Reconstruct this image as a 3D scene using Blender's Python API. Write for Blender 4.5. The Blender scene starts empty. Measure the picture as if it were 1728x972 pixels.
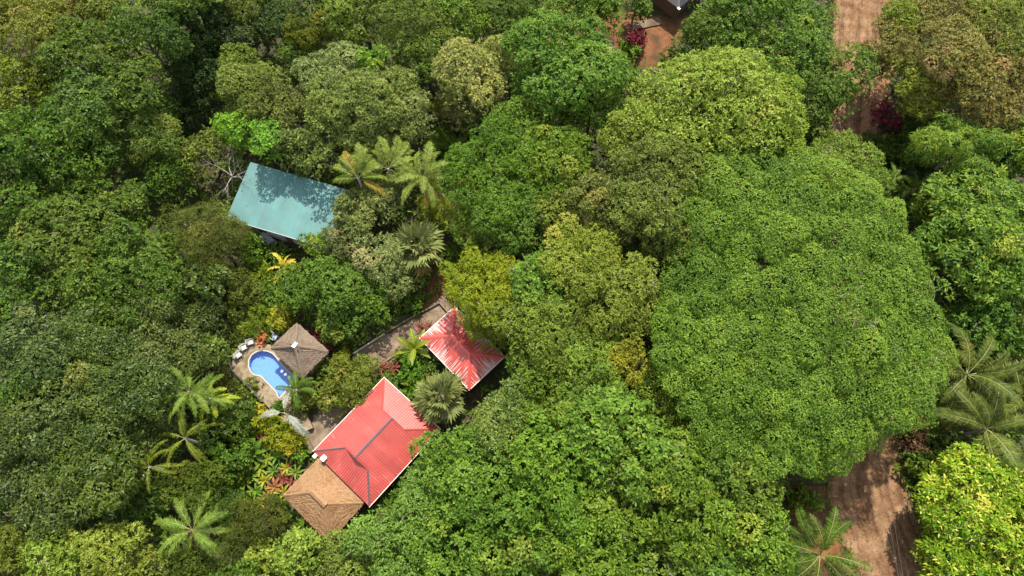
import bpy, bmesh, math, random
import numpy as np
from mathutils import Vector, Matrix
R = math.radians
C = bpy.context.scene.collection
SC = bpy.context.scene
# ------------------------------------------------------------------ camera, light
H = 80.0; TILT = R(20); FPX = 1152.0
cam = bpy.data.objects.new('camera', bpy.data.cameras.new('camera')); C.objects.link(cam)
cam.location = (0, 0, H); cam.rotation_euler = (TILT, 0, 0)
cam.data.lens = 24.0; cam.data.sensor_width = 36.0; cam.data.clip_end = 6000
SC.camera = cam
SUN_EL, SUN_AZ = R(56), R(7)          # azimuth from +Y (the top of the picture), minus = towards the left
w = bpy.data.worlds.new('World'); SC.world = w; w.use_nodes = True
nt = w.node_tree; bg = nt.nodes['Background']
sky = nt.nodes.new('ShaderNodeTexSky'); sky.sky_type = 'NISHITA'; sky.sun_disc = False
sky.sun_elevation = SUN_EL; sky.sun_rotation = SUN_AZ
fill_mix = nt.nodes.new('ShaderNodeMix'); fill_mix.data_type = 'RGBA'; fill_mix.inputs[0].default_value = .45      # even white added to the unseen sky for a whiter fill
nt.links.new(sky.outputs[0], fill_mix.inputs[6]); fill_mix.inputs[7].default_value = (7.2, 7.0, 6.5, 1)
nt.links.new(fill_mix.outputs[2], bg.inputs[0]); bg.inputs[1].default_value = 0.145
sd = bpy.data.lights.new('sun', 'SUN'); sd.energy = 4.6; sd.angle = R(0.8); sd.color = (1, .93, .80)
so = bpy.data.objects.new('sun', sd); C.objects.link(so); so.location = (0, 60, 200)
sv = Vector((math.sin(SUN_AZ)*math.cos(SUN_EL), math.cos(SUN_AZ)*math.cos(SUN_EL), math.sin(SUN_EL)))
so.rotation_euler = sv.to_track_quat('Z', 'Y').to_euler()
SC.view_settings.view_transform = 'Standard'; SC.view_settings.look = 'None'
SC.view_settings.exposure = 1.56; SC.view_settings.gamma = 1.0
try: SC.view_settings.use_curve_mapping = False
except Exception: pass
SC.render.engine = 'CYCLES'
SC.cycles.max_bounces = 6; SC.cycles.diffuse_bounces = 3; SC.cycles.glossy_bounces = 2
SC.cycles.transmission_bounces = 4; SC.cycles.transparent_max_bounces = 6

# ------------------------------------------------------------------ survey: photo bearing + height -> place on the site
def P(px, py, z=0.0):
    dx = (px-864)/FPX; dy = (486-py)/FPX
    d = Vector((dx, math.sin(TILT)+dy*math.cos(TILT), -math.cos(TILT)+dy*math.sin(TILT)))
    return Vector((0, 0, H)) + d*((z-H)/d.z)
def pm(px, py, z=0.0):                                  # pixels per metre there
    dy = (486-py)/FPX
    return FPX/((z-H)/(-math.cos(TILT)+dy*math.sin(TILT)))

# ------------------------------------------------------------------ helpers
def tag(o, label=None, cat=None, group=None, kind=None):
    if label: o['label'] = label
    if cat: o['category'] = cat
    if group: o['group'] = group
    if kind: o['kind'] = kind
    return o
def thing(name, label, cat, loc=(0, 0, 0), rz=0, group=None):
    o = bpy.data.objects.new(name, None); C.objects.link(o); o.empty_display_size = .3
    o.location = loc; o.rotation_euler = (0, 0, rz)
    return tag(o, label, cat, group)
def link(name, me, parent=None, loc=None, rot=None, scale=None):
    o = bpy.data.objects.new(name, me); C.objects.link(o)
    if parent: o.parent = parent
    if loc is not None: o.location = loc
    if rot is not None: o.rotation_euler = rot
    if scale is not None: o.scale = scale
    return o
def mesh(name, V, F, mats, mi=None, smooth=False):
    me = bpy.data.meshes.new(name); me.from_pydata([tuple(v) for v in V], [], F)
    for m in (mats if isinstance(mats, (list, tuple)) else [mats]): me.materials.append(m)
    if mi is not None: me.polygons.foreach_set('material_index', mi)
    if smooth: me.polygons.foreach_set('use_smooth', [True]*len(F))
    me.update(); return me
def quads(name, V, tone, mat, mi=None, k=4):                 # V (n*4,3): loose quads, each with its own tone
    n = len(V)//k; me = bpy.data.meshes.new(name)
    me.vertices.add(n*k); me.vertices.foreach_set('co', np.ascontiguousarray(V, np.float32).ravel())
    me.loops.add(n*k); me.loops.foreach_set('vertex_index', np.arange(n*k, dtype=np.int32))
    me.polygons.add(n); me.polygons.foreach_set('loop_start', np.arange(0, n*k, k, dtype=np.int32))
    try: me.polygons.foreach_set('loop_total', np.full(n, k, np.int32))
    except Exception: pass
    for m in (mat if isinstance(mat, (list, tuple)) else [mat]): me.materials.append(m)
    if mi is not None: me.polygons.foreach_set('material_index', np.ascontiguousarray(mi, np.int32))
    a = me.attributes.new('tone', 'FLOAT', 'FACE'); a.data.foreach_set('value', np.ascontiguousarray(tone, np.float32))
    me.update(calc_edges=True); return me
class MB:
    def __init__(s): s.V = []; s.F = []
    def add(s, V, F):
        b = len(s.V); s.V += [Vector(v) for v in V]; s.F += [tuple(i+b for i in f) for f in F]; return s
    def box(s, c, d, rz=0, rx=0):
        m = Matrix.Translation(c) @ Matrix.Rotation(rz, 4, 'Z') @ Matrix.Rotation(rx, 4, 'X')
        V = [m @ Vector((x*d[0]/2, y*d[1]/2, z*d[2]/2)) for z in (-1, 1) for y in (-1, 1) for x in (-1, 1)]
        return s.add(V, [(0, 2, 3, 1), (4, 5, 7, 6), (0, 1, 5, 4), (2, 6, 7, 3), (0, 4, 6, 2), (1, 3, 7, 5)])
    def tube(s, pts, rad, n=6, cap=True):
        pts = [Vector(p) for p in pts]
        if not hasattr(rad, '__len__'): rad = [rad]*len(pts)
        V = []; F = []
        for i, p in enumerate(pts):
            t = (pts[min(i+1, len(pts)-1)]-pts[max(i-1, 0)]).normalized()
            a = t.orthogonal().normalized() if i == 0 else (a - t*a.dot(t)).normalized()
            b = t.cross(a)
            V += [p + (a*math.cos(2*math.pi*k/n)+b*math.sin(2*math.pi*k/n))*rad[i] for k in range(n)]
        for i in range(len(pts)-1):
            for k in range(n):
                F.append((i*n+k, i*n+(k+1) % n, (i+1)*n+(k+1) % n, (i+1)*n+k))
        if cap: F += [tuple(range(n))[::-1], tuple(range((len(pts)-1)*n, len(pts)*n))]
        return s.add(V, F)
    def prism(s, poly, z0, z1):
        n = len(poly); V = [(p[0], p[1], z0) for p in poly]+[(p[0], p[1], z1) for p in poly]
        return s.add(V, [tuple(range(n))[::-1], tuple(range(n, 2*n))]+[(i, (i+1) % n, n+(i+1) % n, n+i) for i in range(n)])
    def me(s, name, mat, smooth=False): return mesh(name, s.V, s.F, mat, smooth=smooth)
    def build(s, name, mat, parent=None, loc=None, rot=None, smooth=False):
        return link(name, s.me(name, mat, smooth), parent, loc, rot)

# ------------------------------------------------------------------ materials
def new_mat(name):
    m = bpy.data.materials.new(name); m.use_nodes = True; n = m.node_tree.nodes; n.clear()
    out = n.new('ShaderNodeOutputMaterial'); b = n.new('ShaderNodeBsdfPrincipled')
    m.node_tree.links.new(b.outputs[0], out.inputs[0])
    return m, n, m.node_tree.links, b, out
def leafmat(name, c1, c2, tip=None, rough=.5, trans=.3, spec=.2):
    m, n, l, b, out = new_mat(name)
    at = n.new('ShaderNodeAttribute'); at.attribute_name = 'tone'
    rp = n.new('ShaderNodeValToRGB'); e = rp.color_ramp.elements
    e[0].position = .05; e[0].color = (*c1, 1); e[1].position = .8; e[1].color = (*c2, 1)
    tip = tip or (c2[0]*1.5, c2[1]*1.10, c2[2]*1.5)       # yellowing leaves
    x = e.new(.97); x.color = (*tip, 1)
    l.new(at.outputs['Fac'], rp.inputs[0])
    oi = n.new('ShaderNodeObjectInfo')
    mx = n.new('ShaderNodeMix'); mx.data_type = 'RGBA'; mx.blend_type = 'MULTIPLY'; mx.inputs[0].default_value = 1
    l.new(rp.outputs[0], mx.inputs[6]); l.new(oi.outputs['Color'], mx.inputs[7])
    l.new(mx.outputs[2], b.inputs['Base Color'])
    b.inputs['Roughness'].default_value = rough; b.inputs['Specular IOR Level'].default_value = spec
    tr = n.new('ShaderNodeBsdfTranslucent')
    hs = n.new('ShaderNodeHueSaturation'); hs.inputs['Hue'].default_value = .485; hs.inputs['Value'].default_value = 1.25
    l.new(mx.outputs[2], hs.inputs['Color']); l.new(hs.outputs[0], tr.inputs[0])
    ms = n.new('ShaderNodeMixShader'); ms.inputs[0].default_value = trans
    l.new(b.outputs[0], ms.inputs[1]); l.new(tr.outputs[0], ms.inputs[2]); l.new(ms.outputs[0], out.inputs[0])
    return m
def noisemat(name, stops, scale=3., rough=.8, bump=.3, detail=6, stretch=(1, 1, 1), coord='Object', second=None, spec=.3, bscale=None):
    m, n, l, b, out = new_mat(name)
    tc = n.new('ShaderNodeTexCoord'); mp = n.new('ShaderNodeMapping'); mp.inputs['Scale'].default_value = stretch
    l.new(tc.outputs[coord], mp.inputs[0])
    nz = n.new('ShaderNodeTexNoise'); nz.inputs['Scale'].default_value = scale; nz.inputs['Detail'].default_value = detail
    nz.inputs['Roughness'].default_value = .62; l.new(mp.outputs[0], nz.inputs['Vector'])
    rp = n.new('ShaderNodeValToRGB'); e = rp.color_ramp.elements
    e[0].position = stops[0][0]; e[0].color = (*stops[0][1], 1); e[1].position = stops[-1][0]; e[1].color = (*stops[-1][1], 1)
    for p, c in stops[1:-1]: x = e.new(p); x.color = (*c, 1)
    l.new(nz.outputs['Fac'], rp.inputs[0]); col = rp.outputs[0]
    if second:                                          # (scale, colour, lo, hi): a large patchy second soil or stain
        n2 = n.new('ShaderNodeTexNoise'); n2.inputs['Scale'].default_value = second[0]; n2.inputs['Detail'].default_value = 4
        l.new(tc.outputs[coord], n2.inputs['Vector'])
        mr = n.new('ShaderNodeMapRange'); mr.inputs[1].default_value = second[2]; mr.inputs[2].default_value = second[3]
        l.new(n2.outputs['Fac'], mr.inputs[0])
        mx = n.new('ShaderNodeMix'); mx.data_type = 'RGBA'; l.new(mr.outputs[0], mx.inputs[0])
        l.new(col, mx.inputs[6]); mx.inputs[7].default_value = (*second[1], 1); col = mx.outputs[2]
    l.new(col, b.inputs['Base Color']); b.inputs['Roughness'].default_value = rough
    b.inputs['Specular IOR Level'].default_value = spec
    if bump:
        nb = n.new('ShaderNodeTexNoise'); nb.inputs['Scale'].default_value = bscale or scale*3; nb.inputs['Detail'].default_value = 5
        l.new(mp.outputs[0], nb.inputs['Vector'])
        bp = n.new('ShaderNodeBump'); bp.inputs['Strength'].default_value = bump; bp.inputs['Distance'].default_value = .08
        l.new(nb.outputs['Fac'], bp.inputs['Height']); l.new(bp.outputs[0], b.inputs['Normal'])
    return m
def roofmat(name, base, worn, wear, rough=.38, streak=1.0, fade=None, vmax=4.0):
    """painted corrugated metal: UV is metres along the eave and up the slope; pale streaks run along the ribs near the eaves, flaking paint on the pavilion"""
    m, n, l, b, out = new_mat(name)
    uv = n.new('ShaderNodeTexCoord')
    mp = n.new('ShaderNodeMapping'); mp.inputs['Scale'].default_value = (11, .40, 1); l.new(uv.outputs['UV'], mp.inputs[0])
    n1 = n.new('ShaderNodeTexNoise'); n1.inputs['Scale'].default_value = 1.0; n1.inputs['Detail'].default_value = 5; l.new(mp.outputs[0], n1.inputs['Vector'])
    n2 = n.new('ShaderNodeTexNoise'); n2.inputs['Scale'].default_value = .45; n2.inputs['Detail'].default_value = 4; l.new(uv.outputs['UV'], n2.inputs['Vector'])
    sx = n.new('ShaderNodeSeparateXYZ'); l.new(uv.outputs['UV'], sx.inputs[0])
    gr = n.new('ShaderNodeMapRange'); gr.inputs[1].default_value = 0; gr.inputs[2].default_value = vmax; gr.inputs[3].default_value = .075; gr.inputs[4].default_value = -.16
    l.new(sx.outputs[1], gr.inputs[0])
    def math_(op, a, c):
        q = n.new('ShaderNodeMath'); q.operation = op
        for i, v in enumerate((a, c)):
            if isinstance(v, (int, float)): q.inputs[i].default_value = v
            else: l.new(v, q.inputs[i])
        return q.outputs[0]
    s = math_('ADD', math_('ADD', math_('MULTIPLY', n1.outputs['Fac'], .80), math_('MULTIPLY', n2.outputs['Fac'], .30)), gr.outputs[0])
    wr = n.new('ShaderNodeMapRange'); wr.inputs[1].default_value = wear; wr.inputs[2].default_value = wear+.035; l.new(s, wr.inputs[0])
    var = n.new('ShaderNodeValToRGB'); e = var.color_ramp.elements
    e[0].position = .3; e[0].color = (*[c*.82 for c in base], 1); e[1].position = .7; e[1].color = (*(fade or base), 1)
    l.new(n2.outputs['Fac'], var.inputs[0])
    mx = n.new('ShaderNodeMix'); mx.data_type = 'RGBA'; l.new(wr.outputs[0], mx.inputs[0]); l.new(var.outputs[0], mx.inputs[6]); mx.inputs[7].default_value = (*worn, 1)
    oi = n.new('ShaderNodeObjectInfo'); tm = n.new('ShaderNodeMix'); tm.data_type = 'RGBA'; tm.blend_type = 'MULTIPLY'; tm.inputs[0].default_value = 1
    l.new(mx.outputs[2], tm.inputs[6]); l.new(oi.outputs['Color'], tm.inputs[7])
    n3 = n.new('ShaderNodeTexNoise'); n3.inputs['Scale'].default_value = 1.1; n3.inputs['Detail'].default_value = 8; n3.inputs['Roughness'].default_value = .7; l.new(uv.outputs['Object'], n3.inputs['Vector'])
    st = n.new('ShaderNodeMapRange'); st.inputs[1].default_value = .52; st.inputs[2].default_value = .80; st.inputs[3].default_value = 0; st.inputs[4].default_value = .45; l.new(n3.outputs['Fac'], st.inputs[0])
    gm = n.new('ShaderNodeMix'); gm.data_type = 'RGBA'; l.new(st.outputs[0], gm.inputs[0]); l.new(tm.outputs[2], gm.inputs[6]); gm.inputs[7].default_value = (.10, .06, .045, 1)   # grime
    l.new(gm.outputs[2], b.inputs['Base Color'])
    b.inputs['Roughness'].default_value = rough; b.inputs['Specular IOR Level'].default_value = .35
    return m
def plain(name, c, rough=.6, spec=.4, metal=0, var=.25, scale=6):
    m = noisemat(name, [(.3, [x*(1-var) for x in c]), (.7, c)], scale=scale, rough=rough, bump=.08, spec=spec)
    m.node_tree.nodes['Principled BSDF'].inputs['Metallic'].default_value = metal
    return m
M = {}
M['soil'] = noisemat('forest_soil', [(.3, (.014, .012, .006)), (.5, (.028, .023, .011)), (.7, (.046, .036, .018))], 1.1, .95, .6, second=(.09, (.03, .038, .012), .5, .62))
def roadmat():
    m, n, l, b, out = new_mat('dirt_road')
    tc = n.new('ShaderNodeTexCoord')
    def nz(sc, det, vec, st=(1, 1, 1), r=.6):
        mp = n.new('ShaderNodeMapping'); mp.inputs['Scale'].default_value = st; l.new(tc.outputs[vec], mp.inputs[0])
        q = n.new('ShaderNodeTexNoise'); q.inputs['Scale'].default_value = sc; q.inputs['Detail'].default_value = det; q.inputs['Roughness'].default_value = r; l.new(mp.outputs[0], q.inputs['Vector']); return q.outputs['Fac']
    def ramp(f, st):
        q = n.new('ShaderNodeValToRGB'); e = q.color_ramp.elements; e[0].position, c0 = st[0]; e[0].color = (*c0, 1); e[1].position, c1 = st[-1]; e[1].color = (*c1, 1)
        for p, c in st[1:-1]: x = e.new(p); x.color = (*c, 1)
        l.new(f, q.inputs[0]); return q.outputs[0]
    def mix(f, c1, c2, bl='MIX'):
        q = n.new('ShaderNodeMix'); q.data_type = 'RGBA'; q.blend_type = bl
        if isinstance(f, (int, float)): q.inputs[0].default_value = f
        else: l.new(f, q.inputs[0])
        for k, c in ((6, c1), (7, c2)):
            if isinstance(c, tuple): q.inputs[k].default_value = (*c, 1)
            else: l.new(c, q.inputs[k])
        return q.outputs[2]
    base = ramp(nz(.55, 8, 'Object', r=.7), [(.36, (.064, .031, .015)), (.5, (.110, .062, .032)), (.64, (.158, .100, .058))])
    streak = ramp(nz(1.0, 7, 'UV', (1.5, .05, 1), .5), [(.36, (.56, .50, .46)), (.5, (1, 1, 1)), (.66, (1.22, 1.2, 1.16))])
    c = mix(.85, base, streak, 'MULTIPLY')
    grit = ramp(nz(7, 6, 'Object', r=.8), [(.40, (.70, .68, .66)), (.5, (1, 1, 1)), (.64, (1.45, 1.45, 1.42))])
    c = mix(.9, c, grit, 'MULTIPLY'); l.new(c, b.inputs['Base Color']); b.inputs['Roughness'].default_value = .95; b.inputs['Specular IOR Level'].default_value = .15
    bp = n.new('ShaderNodeBump'); bp.inputs['Strength'].default_value = .7; bp.inputs['Distance'].default_value = .12; l.new(nz(5, 6, 'Object', r=.75), bp.inputs['Height']); l.new(bp.outputs[0], b.inputs['Normal'])
    return m
M['road'] = roadmat()
M['clay'] = noisemat('red_clay', [(.3, (0.050, 0.018, 0.006)), (.55, (0.101, 0.040, 0.014)), (.75, (0.120, 0.058, 0.022))], 1.4, .95, .6, second=(.35, (0.038, 0.020, 0.007), .5, .6))
M['drive'] = noisemat('driveway_concrete', [(.3, (0.058, 0.042, 0.026)), (.5, (0.099, 0.072, 0.048)), (.7, (0.148, 0.113, 0.079))], .9, .9, .3, detail=9, second=(.5, (0.063, 0.037, 0.020), .5, .66))
M['deck'] = noisemat('deck_stone', [(.3, (0.087, 0.064, 0.036)), (.5, (0.131, 0.101, 0.062)), (.7, (0.174, 0.146, 0.098))], 2.2, .85, .35, second=(.8, (0.080, 0.056, 0.029), .52, .66))
M['coping'] = plain('pool_coping', (0.270, 0.240, 0.198)); M['tile'] = noisemat('pool_tile', [(.35, (0.106, 0.180, 0.380)), (.65, (0.148, 0.232, 0.446))], 9, .4, .1)
M['pebble'] = plain('pebble', (0.124, 0.104, 0.084), .9)
M['litter'] = noisemat('leaf_litter', [(.3, (0.072, 0.030, 0.015)), (.5, (0.150, 0.072, 0.036)), (.7, (0.216, 0.120, 0.066))], 5, .95, .9)
M['red'] = roofmat('red_painted_metal', (0.248, 0.037, 0.031), (0.298, 0.150, 0.123), .70, .45, fade=(0.274, 0.049, 0.041))
M['redworn'] = roofmat('worn_red_painted_metal', (0.309, 0.039, 0.032), (0.350, 0.309, 0.287), 0.605, .45, fade=(0.337, 0.060, 0.049))
M['teal'] = roofmat('teal_painted_metal', (0.038, 0.109, 0.107), (0.118, 0.173, 0.159), .80, .62, fade=(0.046, 0.129, 0.124), vmax=9)
M['slate'] = roofmat('dark_grey_metal', (0.022, 0.025, 0.028), (0.200, 0.200, 0.200), .83, .5)
M['redcap'] = plain('red_ridge_metal', (0.339, 0.053, 0.042), .45); M['greycap'] = plain('dark_ridge_metal', (.085, .06, .065), .5)
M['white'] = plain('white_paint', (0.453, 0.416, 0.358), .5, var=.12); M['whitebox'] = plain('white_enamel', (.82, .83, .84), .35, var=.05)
M['wall'] = plain('cream_wall', (.5, .42, .32), .85); M['gwall'] = plain('grey_wall', (.34, .36, .37), .8)
M['wood'] = plain('dark_wood', (.11, .06, .035), .7, scale=14); M['frame'] = plain('grey_frame', (.22, .22, .22), .5)
M['glass'] = plain('window_glass', (.03, .04, .045), .08, .6, var=.05); M['steel'] = plain('dark_rail', (.05, .05, .055), .4)
M['cushion'] = plain('pale_cushion', (0.308, 0.280, 0.252), .9, var=.15); M['bluegrey'] = plain('blue_grey_fabric', (.26, .30, .40), .9)
M['thatch'] = noisemat('thatch_brown', [(.30, (.055, .040, .027)), (.5, (.118, .088, .062)), (.70, (.20, .158, .118))], 13, .95, .8, detail=9, second=(.7, (.095, .062, .042), .5, .68))
M['thatchb'] = noisemat('thatch_gold', [(.30, (0.076, 0.040, 0.019)), (.5, (0.187, 0.106, 0.050)), (.70, (0.294, 0.184, 0.101))], 13, .95, .8, detail=9, second=(.6, (0.152, 0.074, 0.032), .5, .7))
M['bark'] = noisemat('bark', [(.3, (.030, .024, .016)), (.7, (.085, .070, .050))], 4, .95, .6, stretch=(1, 1, .3))
M['palebark'] = noisemat('pale_bark', [(.3, (0.129, 0.114, 0.099)), (.7, (0.248, 0.228, 0.203))], 4, .9, .4, stretch=(1, 1, .3))
M['twig'] = plain('dead_twig', (.16, .135, .10), .9); M['cable'] = plain('cable_sheath', (0.049, 0.046, 0.043), .6)
# foliage: real leaf colours (deep and shade are darkened by painted shade), dark variant and light variant of each kind
LF = {
 'dark':    ((.018, .040, .005), (.066, .115, .010), None),
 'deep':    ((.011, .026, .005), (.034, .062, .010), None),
 'gloss': ((.020, .042, .006), (.072, .105, .014), None),
 'mid':     ((.036, .072, .006), (.094, .156, .015), None),
 'rain':    ((.036, .074, .006), (.110, .175, .014), None),
 'bright':  ((.038, .084, .007), (.098, .166, .015), None),
 'yg':      ((.085, .120, .008), (.162, .222, .024), None),
 'olive':   ((.052, .064, .010), (.124, .166, .022), None),
 'brown':   ((.070, .058, .014), (.150, .145, .024), (.22, .14, .05)),
 'pale':    ((.055, .078, .016), (.160, .190, .044), None),
 'lime':    ((.060, .130, .006), (.180, .262, .010), (.37, .345, .05)),
 'feather': ((.090, .120, .007), (.165, .185, .010), None),
 'fresh': ((.034, .085, .010), (.108, .180, .015), None),
 'gold':    ((.14, .15, .010), (.30, .28, .016), None),
 'redleaf': ((.07, .006, .012), (.20, .020, .030), None),
 'orange':  ((.16, .05, .02), (.36, .14, .05), None),
 'rust':    ((.07, .035, .018), (.17, .085, .045), None),
 'green':   ((.040, .095, .008), (.105, .205, .014), None),
 'coco':    ((.045, .075, .009), (.122, .160, .022), None),
 'fluff':   ((.050, .105, .010), (.15, .23, .03), None),
 'fan': ((.080, .100, .022), (.17, .195, .060), None),
 'silver':  ((.17, .19, .15), (.30, .33, .27), None),
 'palmgold':((.24, .19, .015), (.46, .38, .04), None),
 'ypalm':   ((.06, .11, .008), (.20, .24, .012), None),
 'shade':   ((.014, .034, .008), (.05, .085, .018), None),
}
for k, (a, b_, t) in LF.items():
    WARM = (1.03, 1.04, .75) if k in ('olive', 'brown', 'pale', 'fan', 'yg', 'gold', 'feather', 'palmgold', 'coco', 'lime') else (1.14, 1.02, .74)
    if k != 'silver':  ((.11, .13, .095), (.21, .23, .175), None),
    M['L_'+k] = leafmat(k+'_leaf', a, b_, t, rough=.46 if k == 'gloss' else .55, trans=.36, spec=.2 if k == 'gloss' else .12)
M['rachis'] = plain('frond_midrib', (0.122, 0.134, 0.029), .6); M['dryrachis'] = plain('dry_midrib', (.30, .24, .13), .7)
# ------------------------------------------------------------------ the ground, the road, drives and paths
rg = np.random.default_rng(5)
def ground():
    xs = np.unique(np.concatenate([np.linspace(-1500, -140, 12), np.arange(-140, 141, 2.5), np.linspace(140, 1500, 12)]))
    ys = np.unique(np.concatenate([np.linspace(-1500, -60, 12), np.arange(-60, 161, 2.5), np.linspace(160, 1500, 12)]))
    V = [(x, y, -.18+.13*math.sin(x*.31+1.3*math.sin(y*.17))*math.cos(y*.27)) for y in ys for x in xs]
    nx = len(xs); F = [(j*nx+i, j*nx+i+1, (j+1)*nx+i+1, (j+1)*nx+i) for j in range(len(ys)-1) for i in range(nx-1)]
    tag(link('ground', mesh('ground', V, F, M['soil'], smooth=True)), kind='structure')
ground()
def ribbon(name, rows, mat, z=.03, ncol=14, ruts=(), rough=.03, step=1.2):
    """rows: (left px,py, right px,py) along the way -> one displaced sheet with UV in metres"""
    A = [P(r[0], r[1], 0) for r in rows]; B = [P(r[2], r[3], 0) for r in rows]
    L = [0]
    for i in range(1, len(A)): L.append(L[-1]+((A[i]+B[i])/2-(A[i-1]+B[i-1])/2).length)
    def cat(pts, s):
        i = max(0, min(len(L)-2, int(np.searchsorted(L, s, 'right'))-1)); t = (s-L[i])/(L[i+1]-L[i])
        p0 = pts[max(i-1, 0)]; p1 = pts[i]; p2 = pts[i+1]; p3 = pts[min(i+2, len(pts)-1)]
        return .5*((2*p1)+(p2-p0)*t+(2*p0-5*p1+4*p2-p3)*t*t+(3*p1-p0-3*p2+p3)*t**3)
    n = int(L[-1]/step)+2; V = []; UV = []
    for j in range(n):
        s = L[-1]*j/(n-1); a = cat(A, s); b = cat(B, s); wd = (b-a).length
        for i in range(ncol+1):
            f = i/ncol; p = a.lerp(b, f)
            zz = z + rough*rg.standard_normal()*.6 - sum(dp*math.exp(-((f-c-.015*math.sin(s*.2))/.016)**2) for c, dp in ruts)
            if i in (0, ncol): zz = -.25; p = p + (p-a.lerp(b, .5)).normalized()*.35*rg.standard_normal()
            V.append((p.x, p.y, zz)); UV.append((f*wd, s))
    F = [(j*(ncol+1)+i, j*(ncol+1)+i+1, (j+1)*(ncol+1)+i+1, (j+1)*(ncol+1)+i) for j in range(n-1) for i in range(ncol)]
    F = [f[::-1] for f in F] if (Vector(V[1])-Vector(V[0])).cross(Vector(V[ncol+1])-Vector(V[0])).z < 0 else F
    me = mesh(name, V, F, mat, smooth=True); uvl = me.uv_layers.new(name='uv')
    uvl.data.foreach_set('uv', np.array([UV[l.vertex_index] for l in me.loops], np.float32).ravel())
    return tag(link(name, me), kind='structure')
ROADROWS = [(1425, -60, 1560, -60), (1406, 0, 1516, 0), (1404, 60, 1494, 60), (1396, 120, 1486, 120), (1390, 180, 1466, 180), (1386, 245, 1450, 245),
            (1382, 340, 1446, 340), (1380, 480, 1452, 480), (1384, 600, 1476, 600), (1396, 690, 1508, 690), (1398, 760, 1518, 760), (1394, 830, 1536, 830), (1416, 900, 1556, 900),
            (1448, 972, 1584, 972), (1470, 1050, 1610, 1050)]
ribbon('dirt_road', ROADROWS, M['road'], .05, 56, [(.22, .10), (.30, .08), (.46, .16), (.52, .10), (.63, .08), (.78, .14), (.84, .08)], .018, .5)
ribbon('road_bank', [(1500, 40, 1530, 40), (1484, 110, 1512, 110), (1462, 170, 1496, 170), (1446, 235, 1480, 235), (1444, 280, 1478, 280)], M['litter'], .35, 8, (), .1, .6)
ribbon('driveway', [(745, 490, 800, 560), (700, 530, 735, 568), (650, 563, 680, 600), (596, 596, 630, 632), (560, 640, 600, 680), (525, 705, 575, 745), (505, 735, 540, 775)], M['drive'], .05, 10, (), .012, .7)
ribbon('clay_clearing', [(900, 20, 930, 75), (960, 8, 975, 70), (1020, 15, 1030, 70), (1060, 20, 1050, 110), (1110, 25, 1080, 118), (1165, 20, 1130, 120)], M['clay'], .05, 10, (), .05, .7)
ribbon('clay_path', [(1330, 820, 1400, 820), (1335, 900, 1420, 890), (1350, 980, 1440, 970)], M['clay'], .0, 8, (), .04, .8)
ribbon('garden_path', [(735, 452, 790, 500), (715, 480, 760, 520), (690, 505, 720, 545)], M['clay'], .02, 8, (), .05, .7)
def pebbles():
    m = MB(); N = 240
    ax = [(1440, 1500, 800, 970), (1420, 1560, 860, 972), (1412, 1490, 5, 60), (1405, 1445, 190, 235)]
    for k in range(N):
        a = ax[k % 4 if k % 3 else 1]; p = P(rg.uniform(a[0], a[1]), rg.uniform(a[2], a[3]), 0); s = rg.uniform(.03, .10)
        p.z = .05
        V = [p+Vector((s*math.cos(t)*rg.uniform(.7, 1.2), s*math.sin(t)*rg.uniform(.7, 1.2), 0)) for t in (0, 1.3, 2.5, 3.8, 5)]+[p+Vector((0, 0, s*.7))]
        m.add(V, [(i, (i+1) % 5, 5) for i in range(5)])
    tag(m.build('road_gravel', M['pebble']), kind='stuff')
pebbles()

# ------------------------------------------------------------------ buildings
FOOT = []                                               # footprints no trunk may stand in
def fit(pts, z):
    a, b, c, d = [P(x, y, z) for x, y in pts]; ce = (a+b+c+d)/4
    u = ((b-a)+(c-d)); u.z = 0; u.normalize(); v = Vector((-u.y, u.x, 0))
    L = (abs((b-a).dot(u))+abs((c-d).dot(u)))/2; W = (abs((a-d).dot(v))+abs((b-c).dot(v)))/2
    hu, hv = u*(L/2+.2), v*(W/2+.2); FOOT.append([(q.x, q.y) for q in (ce-hu-hv, ce+hu-hv, ce+hu+hv, ce-hu+hv)])
    return Vector((ce.x, ce.y, 0)), math.atan2(u.y, u.x), L, W
def sides(L, W, a=None):
    half = W/2; a = half if a is None else a
    lon = lambda u: u if u < a else (L-u if u > L-a else half)
    sho = lambda u: max(0, min(u, W-u, a))
    X = Vector((1, 0)); Y = Vector((0, 1))
    return [(Vector((-L/2, -W/2)), X, Y, L, lon, (a, L-a)), (Vector((L/2, -W/2)), Y, -X, W, sho, (a, W-a)),
            (Vector((L/2, W/2)), -X, -Y, L, lon, (a, L-a)), (Vector((-L/2, W/2)), -Y, X, W, sho, (a, W-a))]
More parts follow.
